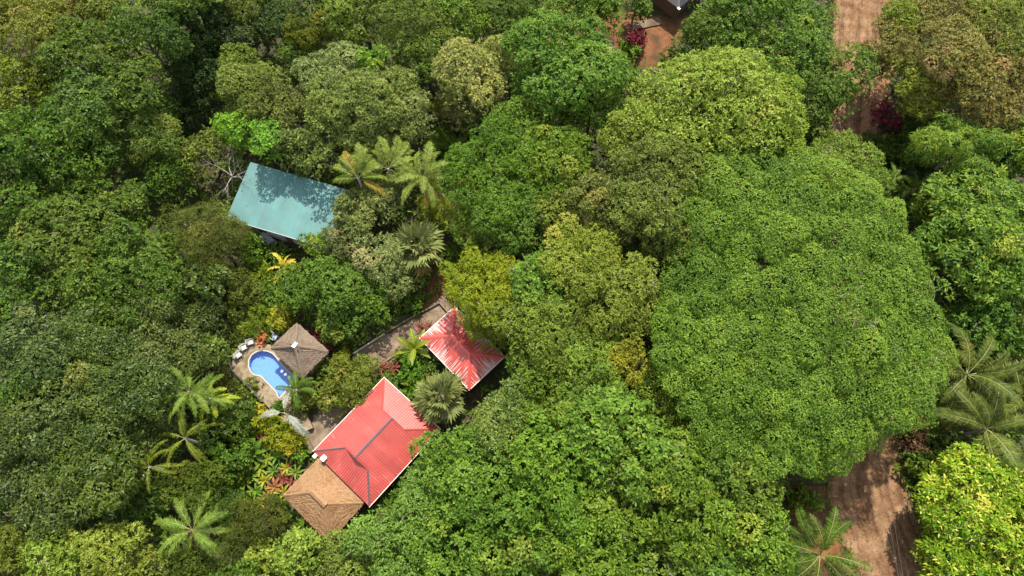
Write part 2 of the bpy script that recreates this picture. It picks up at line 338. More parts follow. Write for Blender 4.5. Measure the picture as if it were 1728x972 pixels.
def sheets(par, side, z0, m, mat, wid=1.0, pitch=.27, amp=.05, name='roof_sheet'):
    o, e, i, L, vm, br = side
    cuts = sorted(set([0, L]+[b for b in br if 0.01 < b < L-.01]+list(np.arange(wid, L-.3, wid))))
    cuts = [c for k, c in enumerate(cuts) if k == 0 or c-cuts[k-1] > 1e-6]
    prof = [(0, 0), (.5, 0), (.62, 1), (.88, 1)]
    for k in range(len(cuts)-1):
        u0, u1 = cuts[k], cuts[k+1]
        us = [u0]+[q for n in range(int(u0/pitch)-1, int(u1/pitch)+2) for q in [(n+f)*pitch for f, h in prof] if u0+.004 < q < u1-.004]+[u1]
        V = []; UV = []
        for u in us:
            ph = (u/pitch) % 1; h = float(np.interp(ph, [0, .5, .62, .88, 1], [0, 0, 1, 1, 0]))*amp
            ue = min(max(u, u0+1e-4), u1-1e-4); top = max(.02, vm(ue))
            for v in (-.04 if vm(ue) > .1 else 0, top):
                p = o+e*u+i*v; V.append((p.x, p.y, z0+m*v+h)); UV.append((u, v))
        F = [(2*j, 2*j+2, 2*j+3, 2*j+1) for j in range(len(us)-1)]
        me = mesh(name, V, F, mat); uvl = me.uv_layers.new(name='uv')
        uvl.data.foreach_set('uv', np.array([UV[l.vertex_index] for l in me.loops], np.float32).ravel())
        s = link(name, me, par); tq = random.Random(int(u0*97+L*31)).uniform(.88, 1.06); s.color = (tq, tq, tq, 1); md = s.modifiers.new('gauge', 'SOLIDIFY'); md.thickness = .012; md.offset = -1
def cap(par, p0, p1, mat, wd=.34, h=.07, name='ridge_cap'):
    p0 = Vector(p0); p1 = Vector(p1); t = (p1-p0).normalized(); s = Vector((-t.y, t.x, 0)).normalized()*wd/2
    V = []
    for p in (p0, p1):
        V += [p-s-Vector((0, 0, .09)), p-s-Vector((0, 0, .05)), p+Vector((0, 0, h)), p+s-Vector((0, 0, .05)), p+s-Vector((0, 0, .09))]
    F = [(i, (i+1) % 5, 5+(i+1) % 5, 5+i) for i in range(5)]+[(4, 3, 2, 1, 0), (5, 6, 7, 8, 9)]
    return link(name, mesh(name, V, F, mat), par)
def fascia(par, L, W, z, mat, h=.2, which=(0, 1, 2, 3)):
    for k, (c, d) in enumerate([((0, -W/2-.06, z), (L+.2, .07, h)), ((L/2+.06, 0, z), (.07, W+.045, h)), ((0, W/2+.06, z), (L+.2, .07, h)), ((-L/2-.06, 0, z), (.07, W+.045, h))]):
        if k in which: MB().box(c, d).build('gutter', mat, par)
def walls(par, L, W, h, mat, inset=.8, win=True):
    l, w_ = L/2-inset, W/2-inset; t = .16; m = MB()
    m.box((0, -w_, h/2), (2*l, t, h)).box((0, w_, h/2), (2*l, t, h)).box((-l, 0, h/2), (t, 2*w_-t-.004, h-.003)).box((l, 0, h/2), (t, 2*w_-t-.004, h-.003))
    m.build('wall', mat, par)
    if win:
        for x in (-l*.55, l*.5):
            f = MB().box((x, -w_-.10, 1.5), (1.4, .08, 1.2)).build('window', M['white'], par)
            MB().box((x, -w_-.145, 1.5), (1.2, .02, 1.0)).build('pane', M['glass'], f)
        d = MB().box((0, -w_-.10, 1.05), (.95, .08, 2.1)).build('door', M['wood'], par)
        MB().box((.36, -w_-.16, 1.05), (.05, .05, .14)).build('handle', M['steel'], d)

# big red house: a half-hipped roof with a gablet at each end, ridge and south-west hips in dark metal
c, rz, L, W = fit([(527, 765), (650, 635), (740, 727), (626, 850)], 3.3)
rh = thing('red_house', 'long house with large red corrugated metal roof and dark grey ridge strip', 'house', c, rz)
a_ = W*.5*.60; m_ = .42; z0 = 3.3
for k, s in enumerate(sides(L, W, a_)): sheets(rh, s, z0, m_, M['red'])
zr = z0+m_*W/2; za = z0+m_*a_
for sx in (-1, 1):
    x = sx*(L/2-a_)
    g = MB(); g.add([(x, -(W/2-a_), za), (x, W/2-a_, za), (x, 0, zr), (x-sx*.12, -(W/2-a_), za), (x-sx*.12, W/2-a_, za), (x-sx*.12, 0, zr)], [(0, 1, 2), (5, 4, 3), (0, 3, 4, 1), (1, 4, 5, 2), (2, 5, 3, 0)])
    g.build('gable', M['redcap'], rh)
    for sy in (-1, 1):
        cap(rh, (sx*L/2, sy*W/2, z0+.03), (x, sy*(W/2-a_), za+.05), M['greycap' if sx < 0 else 'redcap'], .24, name='hip_cap')
cap(rh, (-(L/2-a_), 0, zr+.03), (L/2-a_, 0, zr+.03), M['greycap'], .30)
fascia(rh, L, W, z0-.09, M['white'], which=(0, 1, 2)); walls(rh, L, W, 3.1, M['wall'], 1.0)
for t in (.32, .68):                                     # lap joints where two sheets meet end to end
    pass
RH = (c, rz, L, W)
# thatched wing
def thatch_roof(par, L, W, z0, m, mats, seed, a=None):
    rr = np.random.default_rng(seed)
    for k, (o, e, i, LL, vm, br) in enumerate(sides(L, W, a)):
        nu = max(6, int(LL/.22)); vmax = W/2; V = []; F = []; ncol = 0; nv = max(5, int(vmax/.115))
        for iu in range(nu+1):
            u = LL*iu/nu; top = max(.001, vm(min(max(u, 1e-3), LL-1e-3)))
            for iv in range(nv+1):
                v = top*iv/nv; p = o+e*u+i*v
                jit = rr.uniform(-.05, .05) if 0 < iv < nv and top > .25 else 0
                edge = -.06+rr.uniform(-.1, .02) if iv == 0 else 0
                q = i*edge; V.append((p.x+q.x, p.y+q.y, z0+m*v+jit+(.045*(1-(v/.46) % 1) if top > .3 else 0)+(edge*.8 if iv == 0 else 0)))
        for iu in range(nu):
            for iv in range(nv):
                b = iu*(nv+1)+iv; F.append((b, b+nv+1, b+nv+2, b+1))
        ns = int(LL*W/2*20); us = rr.uniform(0, LL, ns); vs = rr.uniform(0, 1, ns)
        for u, f in zip(us, vs):                        # loose straw ends lying down the slope
            top = vm(u)
            if top < .12 or f*vmax > top: continue
            v = f*vmax; ln = rr.uniform(.25, .55); wd = rr.uniform(.015, .04); sk = rr.uniform(-.3, .3)*ln
            p = o+e*u+i*v; q = o+e*(u+sk)+i*(v-ln); h0 = rr.uniform(-.01, .03); h1 = rr.uniform(.015, .05)
            b = len(V); sd = e*wd
            V += [(p.x-sd.x, p.y-sd.y, z0+m*v+h0), (p.x+sd.x, p.y+sd.y, z0+m*v+h0), (q.x, q.y, z0+m*(v-ln)+h1)]
            F.append((b, b+1, b+2))
        s = link('thatch_slope', mesh('thatch_slope', V, F, mats[k]), par)
c, rz, L, W = fit([(539, 776), (622, 856), (545, 906), (477, 834)], 3.0)
th = thing('thatched_house', 'golden brown thatched hipped wing joined to the red roofed house', 'house', c, rz)
thatch_roof(th, L, W, 3.0, .74, [M['thatchb'], M['thatchb'], M['thatchb'], M['thatchb']], 3)
zt = 3.0+.74*W/2
cap(th, (-(L-W)/2-.2, 0, zt+.06), ((L-W)/2+.2, 0, zt+.06), M['thatchb'], .6, .12)
for sx in (-1, 1):
    for sy in (-1, 1): cap(th, (sx*L/2, sy*W/2, 3.02), (sx*(L-W)/2, 0, zt+.04), M['thatchb'], .3, .06, 'hip_cap')
walls(th, L, W, 2.9, M['wall'], 1.1)
q = P(546, 773, 3.75); tb = thing('vent_box', 'small white square box where the thatch meets the red roof', 'box', (q.x, q.y, 3.35), rz)
MB().box((0, 0, .2), (.44, .52, .5)).build('housing', M['whitebox'], tb); MB().box((0, 0, .475), (.5, .58, .04)).build('lid', M['whitebox'], tb)
q = P(531, 769, 3.3); wb = thing('gutter_head', 'white rainwater box at the west corner of the red roof', 'box', (q.x, q.y, 2.9), rz)
MB().box((0, 0, .15), (.35, .45, .35)).build('housing', M['whitebox'], wb); MB().tube([(0, 0, 0), (0, 0, -2.85)], .05).build('downpipe', M['white'], wb)
# red pavilion
c, rz, L, W = fit([(768, 514), (846, 603), (796, 656), (708, 575)], 3.0)
pv = thing('red_pavilion', 'small hipped red metal roof flaking to white beside the driveway', 'pavilion', c, rz)
for s in sides(L, W): sheets(pv, s, 3.0, .48, M['redworn'])
zp = 3.0+.48*W/2; xr = (L-W)/2
cap(pv, (-xr-.15, 0, zp+.04), (xr+.15, 0, zp+.04), M['redcap'], .5)
for sx in (-1, 1):
    for sy in (-1, 1): cap(pv, (sx*L/2, sy*W/2, 3.03), (sx*xr, 0, zp+.04), M['redcap'], .42, name='hip_cap')
fascia(pv, L, W, 2.91, M['white'], .16)
for sx in (-1, 1):
    for sy in (-1, 1): MB().box((sx*(L/2-.6), sy*(W/2-.6), 1.5), (.18, .18, 3.0)).build('post', M['wood'], pv)
MB().box((0, 0, .09), (L-.7, W-.7, .18)).build('floor_slab', M['drive'], pv)
# teal house
c, rz, L, W = fit([(418, 278), (598, 324), (567, 425), (388, 366)], 4.4)
te = thing('teal_house', 'house with plain sloping teal metal roof among the trees', 'house', c, rz)
sheets(te, (Vector((-L/2, -W/2)), Vector((1, 0)), Vector((0, 1)), L, lambda u: W, ()), 4.2, .10, M['teal'], 1.0, .25, .010)
TED = (L, W, lambda x, y, W=W: 4.2+.10*(y+W/2)); fascia(te, L, W, 4.15, M['frame'], .18, (0,)); walls(te, L, W, 4.05, M['gwall'], .75)
lv = Matrix.Rotation(rz, 3, 'Z')
q = P(447, 402, 1.2); rp = thing('stair', 'grey concrete stair slab below the eave of the teal roofed house', 'stair', (q.x, q.y, 0), rz-.35)
for k in range(7): MB().box((-.75+k*.28, 0, .11+.16*(6-k)/1.0*.9), (.28, 1.1, .16)).build('step', M['gwall'], rp)
for sy in (-.6, .6): MB().add([(-.9, sy-.05, 0), (1.1, sy-.05, 0), (1.1, sy-.05, .3), (-.9, sy-.05, 1.3), (-.9, sy+.05, 0), (1.1, sy+.05, 0), (1.1, sy+.05, .3), (-.9, sy+.05, 1.3)], [(3, 2, 1, 0), (4, 5, 6, 7), (0, 1, 5, 4), (1, 2, 6, 5), (2, 3, 7, 6), (3, 0, 4, 7)]).build('stringer', M['gwall'], rp)
# dark house at the top edge
c, rz, L, W = fit([(1080, -36), (1138, -86), (1204, -36), (1144, 15)], 3.2)
dh = thing('dark_house', 'house with dark grey roof cut off by the top edge of the photo', 'house', c, rz)
for s in sides(L, W, W/2): sheets(dh, s, 3.2, .5, M['slate'])
for sx in (-1, 1):
    for sy in (-1, 1): cap(dh, (sx*L/2, sy*W/2, 3.22), (sx*(L-W)/2, 0, 3.24+.5*W/2), M['greycap'], .3, name='hip_cap')
walls(dh, L, W, 3.1, M['wood'], .8)
q = P(1146, 12, 3.9); f_ = MB().box((0, 0, 0), (.28, .4, .1)).build('skylight', M['whitebox'], dh); f_.location = Matrix.Rotation(-rz, 3, 'Z') @ (Vector((q.x, q.y, 3.62))-Vector((c.x, c.y, 0)))
ws = MB(); 
for k in range(5):
    q = P(1068+k*11, 46-k*2.5, 0); ws.V = []; ws.F = []
    if k == 0: wk = thing('boardwalk', 'weathered plank walk leading to the dark roofed house', 'walkway', (q.x, q.y, .0), R(14))
    for j in range(4): MB().box((k*.85+j*.21, 0, .2), (.19, 1.3, .06)).build('plank', M['drive'], wk)
MB().box((1.6, -.5, .1), (3.6, .12, .14)).build('bearer', M['wood'], wk); MB().box((1.6, .5, .1), (3.6, .12, .14)).build('bearer', M['wood'], wk)

# ------------------------------------------------------------------ pool terrace
ZD = .75
deck_px = [(392, 604), (397, 592), (408, 580), (420, 573), (436, 575), (456, 582), (500, 545), (552, 596), (512, 640), (520, 650), (512, 690), (528, 722), (510, 730), (470, 706), (446, 680), (420, 652), (393, 625)]
pool_px = [(420.5, 618), (421, 608), (425, 600), (432, 595), (441, 592.5), (451, 593.5), (459, 597), (465, 603), (474, 615), (484, 626), (495, 637), (494, 645), (486, 654), (478, 664), (471, 671), (470, 668), (468, 662), (458, 651), (447, 640), (442, 634.5), (436, 632.5), (429, 631.5), (424, 626)]
dk = [P(x, y, ZD) for x, y in deck_px]; pl = [P(x, y, ZD) for x, y in pool_px]
FOOT.append([(v.x, v.y) for v in dk])
def filled(name, loops, z, mat, kind='structure'):
    bm = bmesh.new(); ed = []
    for lp in loops:
        vs = [bm.verts.new((p.x, p.y, z)) for p in lp]
        ed += [bm.edges.new((vs[i], vs[(i+1) % len(vs)])) for i in range(len(vs))]
    bmesh.ops.triangle_fill(bm, use_beauty=True, edges=ed)
    for f in bm.faces:
        if f.normal.z < 0: f.normal_flip()
    me = bpy.data.meshes.new(name); bm.to_mesh(me); bm.free(); me.materials.append(mat)
    return tag(link(name, me), kind=kind)
filled('pool_deck', [dk, pl], ZD, M['deck'])
def band(name, lp, z0, z1, mat, off=0):
    n = len(lp); V = [(p.x, p.y, z0) for p in lp]+[(p.x, p.y, z1) for p in lp]
    return mesh(name, V, [(i, (i+1) % n, n+(i+1) % n, n+i) for i in range(n)], mat)
tag(link('deck_skirt', band('deck_skirt', dk, -.3, ZD, M['drive'])), kind='structure')
pc = sum(pl, Vector())/len(pl)
pool = thing('swimming_pool', 'small blue keyhole shaped swimming pool on the stone terrace', 'pool', (pc.x, pc.y, 0))
def grow(lp, d):
    n = len(lp); out = []
    for i in range(n):
        t = (lp[(i+1) % n]-lp[i-1]).normalized(); s = Vector((t.y, -t.x, 0)); out.append(lp[i]+s*d)
    return out
area = sum(pl[i].x*pl[(i+1) % len(pl)].y-pl[(i+1) % len(pl)].x*pl[i].y for i in range(len(pl)))
sg = 1 if area > 0 else -1
rel = lambda lp: [p-Vector((pc.x, pc.y, 0)) for p in lp]
inn = rel(grow(pl, sg*.01)); out_ = rel(grow(pl, sg*.15)); n = len(inn)
V = [(p.x, p.y, ZD+.045) for p in inn]+[(p.x, p.y, ZD+.045) for p in out_]+[(p.x, p.y, ZD-.05) for p in inn]+[(p.x, p.y, ZD-.01) for p in out_]
F = []
for i in range(n):
    j = (i+1) % n; F += [(i, j, n+j, n+i), (i, 2*n+i, 2*n+j, j), (n+i, n+j, 3*n+j, 3*n+i)]
link('coping', mesh('coping', V, F, M['coping']), pool)
rp_ = rel(pl)
b_ = filled('basin_floor', [rp_], .06, M['tile'], None); b_.parent = pool
link('basin_wall', band('basin_wall', rp_, .0, ZD, M['tile']), pool)
wm, wn, wl, wb_, wo = new_mat('pool_water')
tb_ = wn.new('ShaderNodeBsdfTransparent'); tb_.inputs[0].default_value = (.72, .86, 1, 1)
gl = wn.new('ShaderNodeBsdfGlossy'); gl.inputs['Roughness'].default_value = .05
fr = wn.new('ShaderNodeFresnel'); fr.inputs[0].default_value = 1.33
nz = wn.new('ShaderNodeTexNoise'); nz.inputs['Scale'].default_value = 2.5; bp = wn.new('ShaderNodeBump'); bp.inputs['Strength'].default_value = .25; bp.inputs['Distance'].default_value = .05
wl.new(nz.outputs['Fac'], bp.inputs['Height']); wl.new(bp.outputs[0], gl.inputs['Normal']); wl.new(bp.outputs[0], fr.inputs['Normal'])
mxs = wn.new('ShaderNodeMixShader'); wl.new(fr.outputs[0], mxs.inputs[0]); wl.new(tb_.outputs[0], mxs.inputs[1]); wl.new(gl.outputs[0], mxs.inputs[2]); wl.new(mxs.outputs[0], wo.inputs[0])
filled('pool_water', [pl], ZD-.10, wm, 'structure')
# pool hut
c, rz, L, W = fit([(457, 588), (502, 543), (552, 595), (510, 636)], 3.2)
hu = thing('pool_hut', 'thatched pyramid roofed hut beside the swimming pool', 'hut', (c.x, c.y, ZD), rz)
thatch_roof(hu, L, W, 2.45, .70, [M['thatch']]*4, 11, min(L, W)/2-.02)
zh = 2.45+.7*W/2
for sx in (-1, 1):
    for sy in (-1, 1):
        cap(hu, (sx*L/2, sy*W/2, 2.47), (sx*max(.02, (L-W)/2), 0, zh+.02), M['thatch'], .30, .07, 'hip_cap')
        MB().tube([(sx*(L/2-.5), sy*(W/2-.5), 0), (sx*(L/2-.5), sy*(W/2-.5), 2.6)], .09, 8).build('post', M['wood'], hu)
MB().box((0, -W/2+.45, .5), (L-1.6, .5, 1.0)).build('bar_counter', M['wood'], hu)
MB().box((.05, .03, zh+.03), (.62, .36, .1), R(8)).build('apex_glare', M['whitebox'], hu)  # white slab added to stand for the glare at the hut apex
# bar stools standing in the water
for k, (x, y, lb) in enumerate([(478.5, 624.5, 'round white pool bar stool nearest the wide end of the pool'), (484.3, 629.8, 'round white pool bar stool, middle one of three'), (490.3, 635.2, 'round white pool bar stool nearest the palm')]):
    q = P(x-2.5, y+2, .9); s = thing('bar_stool', lb, 'stool', (q.x, q.y, .06), 0, 'bar stools in the pool')
    sm = MB().tube([(0, 0, .82), (0, 0, .84), (0, 0, .89), (0, 0, .9)], [.17, .19, .19, .16], 14).build('seat', M['whitebox'], s)
    MB().tube([(0, 0, 0), (0, 0, .81)], .06, 8).build('pedestal', M['coping'], s)
# deck chairs
def deck_chair(x, y, ang, lb, mat, group='chairs on the pool terrace'):
    q = P(x, y, ZD+.4); t = thing('deck_chair', lb, 'chair', (q.x, q.y, ZD), ang, group)
    MB().box((0, .02, .40), (.56, .58, .10)).build('seat', mat, t)
    MB().box((0, -.36, .66), (.56, .10, .60), 0, R(14)).build('backrest', M['frame'], t)
    for sx in (-1, 1):
        MB().box((sx*.34, -.02, .60), (.08, .70, .05)).build('armrest', M['frame'], t)
        for sy in (-.3, .3): MB().box((sx*.34, sy, .285), (.06, .06, .57)).build('leg', M['frame'], t)
    return t
deck_chair(403, 598.5, R(-52), 'pale cushioned deck chair at the left end of the row by the pool', M['cushion'])
deck_chair(411.8, 586, R(-60), 'pale cushioned deck chair in the middle of the row by the pool', M['cushion'])
deck_chair(423, 577, R(-72), 'pale cushioned deck chair at the upper right end of the row by the pool', M['cushion'])
deck_chair(464, 569, R(-30), 'blue grey deck chair half under the eave of the pool hut', M['bluegrey'])
q = P(462, 563, ZD+.8); t = thing('folded_parasol', 'thin white folded parasol beside the blue grey chair', 'parasol', (q.x, q.y, ZD))
MB().tube([(0, 0, 0), (0, .05, 2.0)], .025, 6).build('pole', M['white'], t); MB().tube([(0, .02, .9), (0, .03, 1.2), (0, .05, 1.95)], [.05, .09, .03], 8).build('canopy', M['whitebox'], t); MB().tube([(0, 0, 0), (0, 0, .08)], .2, 10).build('base', M['frame'], t)
# terrace rail along the lower left edge
rpx = [(391, 608), (393, 625), (407, 639), (420, 652), (433, 666), (446, 680)]
rl_ = [P(x, y, ZD) for x, y in rpx]
rail = thing('terrace_rail', 'dark rail along the lower left edge of the pool terrace', 'railing', rl_[0])
pts = [p-rl_[0] for p in rl_]
for p in pts: MB().box((p.x, p.y, .45), (.09, .09, .9)).build('post', M['steel'], rail)
for hz in (.92, .5): MB().tube([p+Vector((0, 0, hz)) for p in pts], .05, 5).build('rail_bar', M['steel'], rail)
# kerb along the upper side of the driveway, a low wall by the thatch
def low_wall(px, lb, h, t, mat, name='low_wall', cat='wall'):
    ps = [P(x, y, 0) for x, y in px]; o = thing(name, lb, cat, ps[0])
    for k in range(len(ps)-1):
        a, b = ps[k]-ps[0], ps[k+1]-ps[0]; d = b-a
        MB().box(((a.x+b.x)/2, (a.y+b.y)/2, h/2-.1+.003*k), (d.length, t, h+.2), math.atan2(d.y, d.x)).build('wall_run', mat, o)
    return o
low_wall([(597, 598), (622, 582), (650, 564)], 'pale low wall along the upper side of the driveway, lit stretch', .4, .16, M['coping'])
low_wall([(652, 562), (690, 540), (742, 512), (760, 532)], 'low wall coloured as shaded along the upper end of the driveway', .4, .16, M['drive'])  # same kerb further up, its shade put into a darker material
low_wall([(640, 618), (666, 600), (686, 588)], 'mossy kerb between driveway and banana plant', .25, .16, M['drive'])
low_wall([(508, 728), (520, 745), (530, 764)], 'brown stone wall running from palm fronds to the red roof', .7, .45, M['thatch'])
# overhead cables along the dirt road
for k, (x0, x1, lb) in enumerate([(1404, 1500, 'thin overhead cable over the dirt road, left one'), (1412, 1508, 'thin overhead cable over the dirt road, right one')]):
    a = P(x0, 150, 7.5); b = P(x1+22, 1010, 7.0); pts = [a.lerp(b, f/24)-Vector((0, 0, 4*.9*(f/24)*(1-f/24))) for f in range(25)]
    tag(MB().tube(pts, .013, 4).build('power_cable', M['cable']), lb, 'cable', 'overhead cables')

# leaves fallen on the roofs
def fallen(par, L, W, zf, n, seed, lo=(0, 1)):
    rr = np.random.default_rng(seed); x = rr.uniform(-L/2+.1, L/2-.1, n); y = rr.uniform(-W/2+.1, W/2-.1, n)
    keep = rr.random(n) < np.clip((y/W+.5)**2*1.2, .04, 1)
    V = []
    for xx, yy in zip(x[keep], y[keep]):
        a = rr.uniform(0, 6.28); s = rr.uniform(.06, .14); c_, s_ = math.cos(a)*s, math.sin(a)*s; z = zf(xx, yy)+.03+rr.uniform(0, .02)
        V += [(xx-c_, yy-s_, z), (xx+s_*.5, yy-c_*.5, z+.01), (xx+c_, yy+s_, z), (xx-s_*.5, yy+c_*.5, z)]
    o = link('fallen_leaves', quads('fallen_leaves', np.array(V), rr.uniform(0, .8, len(V)//4), M['L_rust']), par); o['kind'] = 'stuff'
fallen(te, *TED, 150, 3)
fallen(rh, RH[2], RH[3], lambda x, y: 3.3+.42*max(0, min(RH[3]/2-abs(y), RH[2]/2-abs(x))), 60, 4)
# ------------------------------------------------------------------ vegetation
def nrm(a): return a/np.maximum(np.linalg.norm(a, axis=1, keepdims=True), 1e-6)
# leaf L,w (m), k leaves per rosette, dens rosettes per m2 of clump surface, lobe = clump radius, el = leaf elevation, depth = dome height / radius, gap = missing clumps
SP = {
 'broad':  dict(L=.40, w=.21, k=5, dens=7.8, lobe=1.3, el=.35, depth=.42, gap=.12),
 'big':    dict(L=.47, w=.23, k=6, dens=5.8, lobe=1.5, el=.30, depth=.42, gap=.12),
 'fine':   dict(L=.36, w=.20, k=2, dens=26., lobe=1.6, el=.25, depth=.34, gap=.05, tri=1),
 'rain':   dict(L=.28, w=.175, k=2, dens=36., lobe=1.9, el=.15, depth=.22, gap=.0, tri=1, flat=.40, sq=.62, sp=.78),
 'small':  dict(L=.33, w=.21, k=4, dens=14., lobe=1.0, el=.45, depth=.5, gap=.10, tri=1),
 'feather':dict(L=.34, w=.14, k=5, dens=16., lobe=.95, el=.4, depth=.5, gap=.06, tri=1),
 'lime':   dict(L=.62, w=.21, k=9, dens=4.4, lobe=1.2, el=.38, depth=.45, gap=.05),
 'palmate':dict(L=.55, w=.20, k=7, dens=4.6, lobe=1.25, el=.05, depth=.45, gap=.12),
 'sparse': dict(L=.42, w=.22, k=4, dens=5.5, lobe=1.1, el=.3, depth=.45, gap=.30),
 'thin':   dict(L=.52, w=.08, k=4, dens=14., lobe=1.3, el=.5, depth=.5, gap=.10, tri=1),
 'umbrella':dict(L=.85, w=.11, k=11, dens=3.6, lobe=1.5, el=-.1, depth=.26, gap=.05),
}
def rosettes(Pt, N, sp, rng, scale=1., tone=None, tip=False):
    n = len(Pt); k = sp['k']
    t1 = nrm(np.cross(N, rng.standard_normal((n, 3)))); t2 = np.cross(N, t1)
    ang = (np.arange(k)[None]*2*np.pi/k + rng.uniform(0, 6.28, (n, 1)) + rng.normal(0, .35, (n, k)))
    el = sp['el']+rng.normal(0, .30, (n, k))
    L = sp['L']*scale*rng.uniform(.65, 1.2, (n, k)); wd = sp['w']*scale*rng.uniform(.75, 1.2, (n, k))
    ca, sa, ce, se = np.cos(ang)[..., None], np.sin(ang)[..., None], np.cos(el)[..., None], np.sin(el)[..., None]
    D = (t1[:, None]*ca+t2[:, None]*sa)*ce + N[:, None]*se
    S = -t1[:, None]*sa+t2[:, None]*ca; roll = rng.normal(0, .45, (n, k))[..., None]
    U = np.cross(D, S); S = S*np.cos(roll)+U*np.sin(roll)
    B = Pt[:, None]+rng.normal(0, .05, (n, k, 3))
    mid = B+D*(L*.52)[..., None]; hw = (wd*.5)[..., None]
    tipv = B+D*L[..., None]-np.array([0, 0, 1.])*(L*.12)[..., None]
    V = np.stack([B-S*hw*.8, B+D*(L*.25)[..., None]+S*hw, tipv] if sp.get('tri') else [B, mid+S*hw, tipv, mid-S*hw], axis=2).reshape(-1, 3)
    tn = np.repeat(tone, k)+rng.normal(0, .16, n*k)
    tn = np.clip(tn, 0, .88)
    dry = np.repeat(tone > 1.5, k) & (rng.random(n*k) < .5); tn[dry | (rng.random(n*k) < .008)] = 1.0
    if tip:
        young = rng.random(n) < .42; inner = np.tile(np.arange(k) % 3 == 0, n)
        tn[np.repeat(young, k) & inner] = 1.0
    return V, tn
def crown(seed, Rr, spn, ex=1., ey=1., rot=0., scale=1., tip=False, zsq=1., holes=()):
    rng = np.random.default_rng(seed); sp = SP[spn]
    Rr *= 1.0 if sp.get('flat') else 1.09
    rl = min(sp['lobe'], Rr*.42); dep = min(sp['depth']*Rr, 4.6)*zsq
    ph = rng.uniform(0, 6.28, 4); am = rng.uniform(.4, 1, 4)*np.array([.13, .12, .09, .07])
    out = lambda th: 1+sum(am[i]*np.sin((i+2)*th+ph[i]) for i in range(4))
    fl = sp.get('flat', 1); heads = []
    if fl == 1 and Rr > 1.8:                            # a crown is several heads of different height, each a small dome
        K = int(min(9, 3+Rr*.75))
        for k in range(K):
            r_ = Rr*rng.uniform(.34, .58); d_ = (Rr-r_)*math.sqrt(rng.uniform(.1, 1.12)) if k else 0; t_ = k*2.4+rng.uniform(-.5, .5)
            heads.append((d_*math.cos(t_), d_*math.sin(t_), r_, dep*(rng.uniform(-.25, .45)+.35*(1-(d_/Rr)**2)), rng.uniform(.55, .95)*r_))
        top = max(h[3]+h[4] for h in heads); heads = [(h[0], h[1], h[2], h[3]-(top-dep*1.25), h[4]) for h in heads]
    cs = []; tries = int(70*(Rr/rl)**2)+80; wv = rng.uniform(.75, 1.25, 2)/rl*.75
    for t in range(tries):
        r = 1.1*Rr*math.sqrt(rng.random()); th = rng.uniform(0, 6.28); x, y = r*math.cos(th), r*math.sin(th)
        if heads:
            zs = [(h[3]+h[4]*math.sqrt(1-((x-h[0])**2+(y-h[1])**2)/h[2]**2), h) for h in heads if (x-h[0])**2+(y-h[1])**2 < (h[2]-rl*.3)**2]
            if not zs: continue
            z = max(q_[0] for q_ in zs)+rng.normal(0, .22*rl)
        else:
            if r > Rr*(1+(out(th)-1)*fl)-rl*.45: continue
            rr = min(1, r/(Rr*out(th))); z = dep*math.sqrt(max(0, 1-rr*rr))+(rng.normal(0, .40*rl)+.5*rl*math.sin(x*wv[0]+ph[0])*math.sin(y*wv[1]+ph[1]))*fl
        if any((c[0]-x)**2+(c[1]-y)**2 < (sp.get('sp', .90)*rl)**2 for c in cs): continue
        if any((x-hx_)**2+(y-hy_)**2 < hr_**2 for hx_, hy_, hr_ in holes): continue
        cs.append((x, y, z, rl*rng.uniform(.62, 1.25), rng.random()))
    keep = [c for c in cs if c[4] > sp['gap'] or len(cs) < 6] or [(0, 0, dep*.6, rl*1.2, .5)]
    low = [(c[0]*.92, c[1]*.92, c[2]-1.25*rl, c[3]*.95, rng.random()) for c in keep if math.hypot(c[0], c[1]) > .58*Rr and rng.random() < .65]
    cs = np.array(keep+low); Ps = []; Ns = []; Ts = []
    nb = 9
    for q in cs:
        n = max(6, int(1.15*sp['dens']/scale**2*2*math.pi*q[3]**2*1.05))
        d = rng.standard_normal((n, 3)); d[:, 2] = d[:, 2]*.9+.28; d = nrm(d); d = d[d[:, 2] > -.45]; n = len(d)
        bd = nrm(rng.standard_normal((nb, 3))+np.array([0, 0, .5])); bump = np.max(np.clip(d@bd.T, 0, 1)**7, axis=1)
        s = q[3]*(.68+.42*bump+rng.normal(0, .05, n))
        p = q[:3]+d*s[:, None]*np.array([1, 1, sp.get('sq', .86)])
        dist = np.min([np.linalg.norm((p-c[:3])/np.array([1, 1, sp.get('sq', .86)]), axis=1)/c[3] + (9 if c is q else 0) for c in cs], axis=0) if len(cs) > 1 else np.full(n, 9.)
        ok = dist > .70
        p, d = p[ok], d[ok]; n = len(p)
        Ps.append(p); Ns.append(nrm(d+np.array([0, 0, .5])+rng.normal(0, .30, (n, 3))))
        Ts.append(np.full(n, .42+.42*(q[4]-.5)+.12*math.sin(q[0]*.6/rl+ph[2])*math.sin(q[1]*.6/rl+ph[3]))+rng.normal(0, .17, n)+.10*(bump[ok]-.4)+(2. if q[4] > .982 and spn != 'rain' else 0))
    nf = int(sp['dens']/scale**2*math.pi*Rr*Rr*(.50 if Rr > 2.2 else .25))            # leaves deeper inside the crown, under the clumps
    rr = Rr*.90*np.sqrt(rng.random(nf)); th = rng.uniform(0, 6.28, nf); zz = dep*np.sqrt(np.maximum(0, 1-(rr/Rr)**2))-rl*rng.uniform(.5, 1.3, nf)
    fx, fy = rr*np.cos(th), rr*np.sin(th); okf = np.ones(nf, bool)
    for hx_, hy_, hr_ in holes: okf &= (fx-hx_)**2+(fy-hy_)**2 > hr_**2
    Ps.append(np.stack([fx, fy, zz], 1)[okf]); nf = int(okf.sum()); Ns.append(nrm(np.array([0, 0, 1.])+rng.normal(0, .4, (nf, 3)))); Ts.append(.42+rng.normal(0, .18, nf))
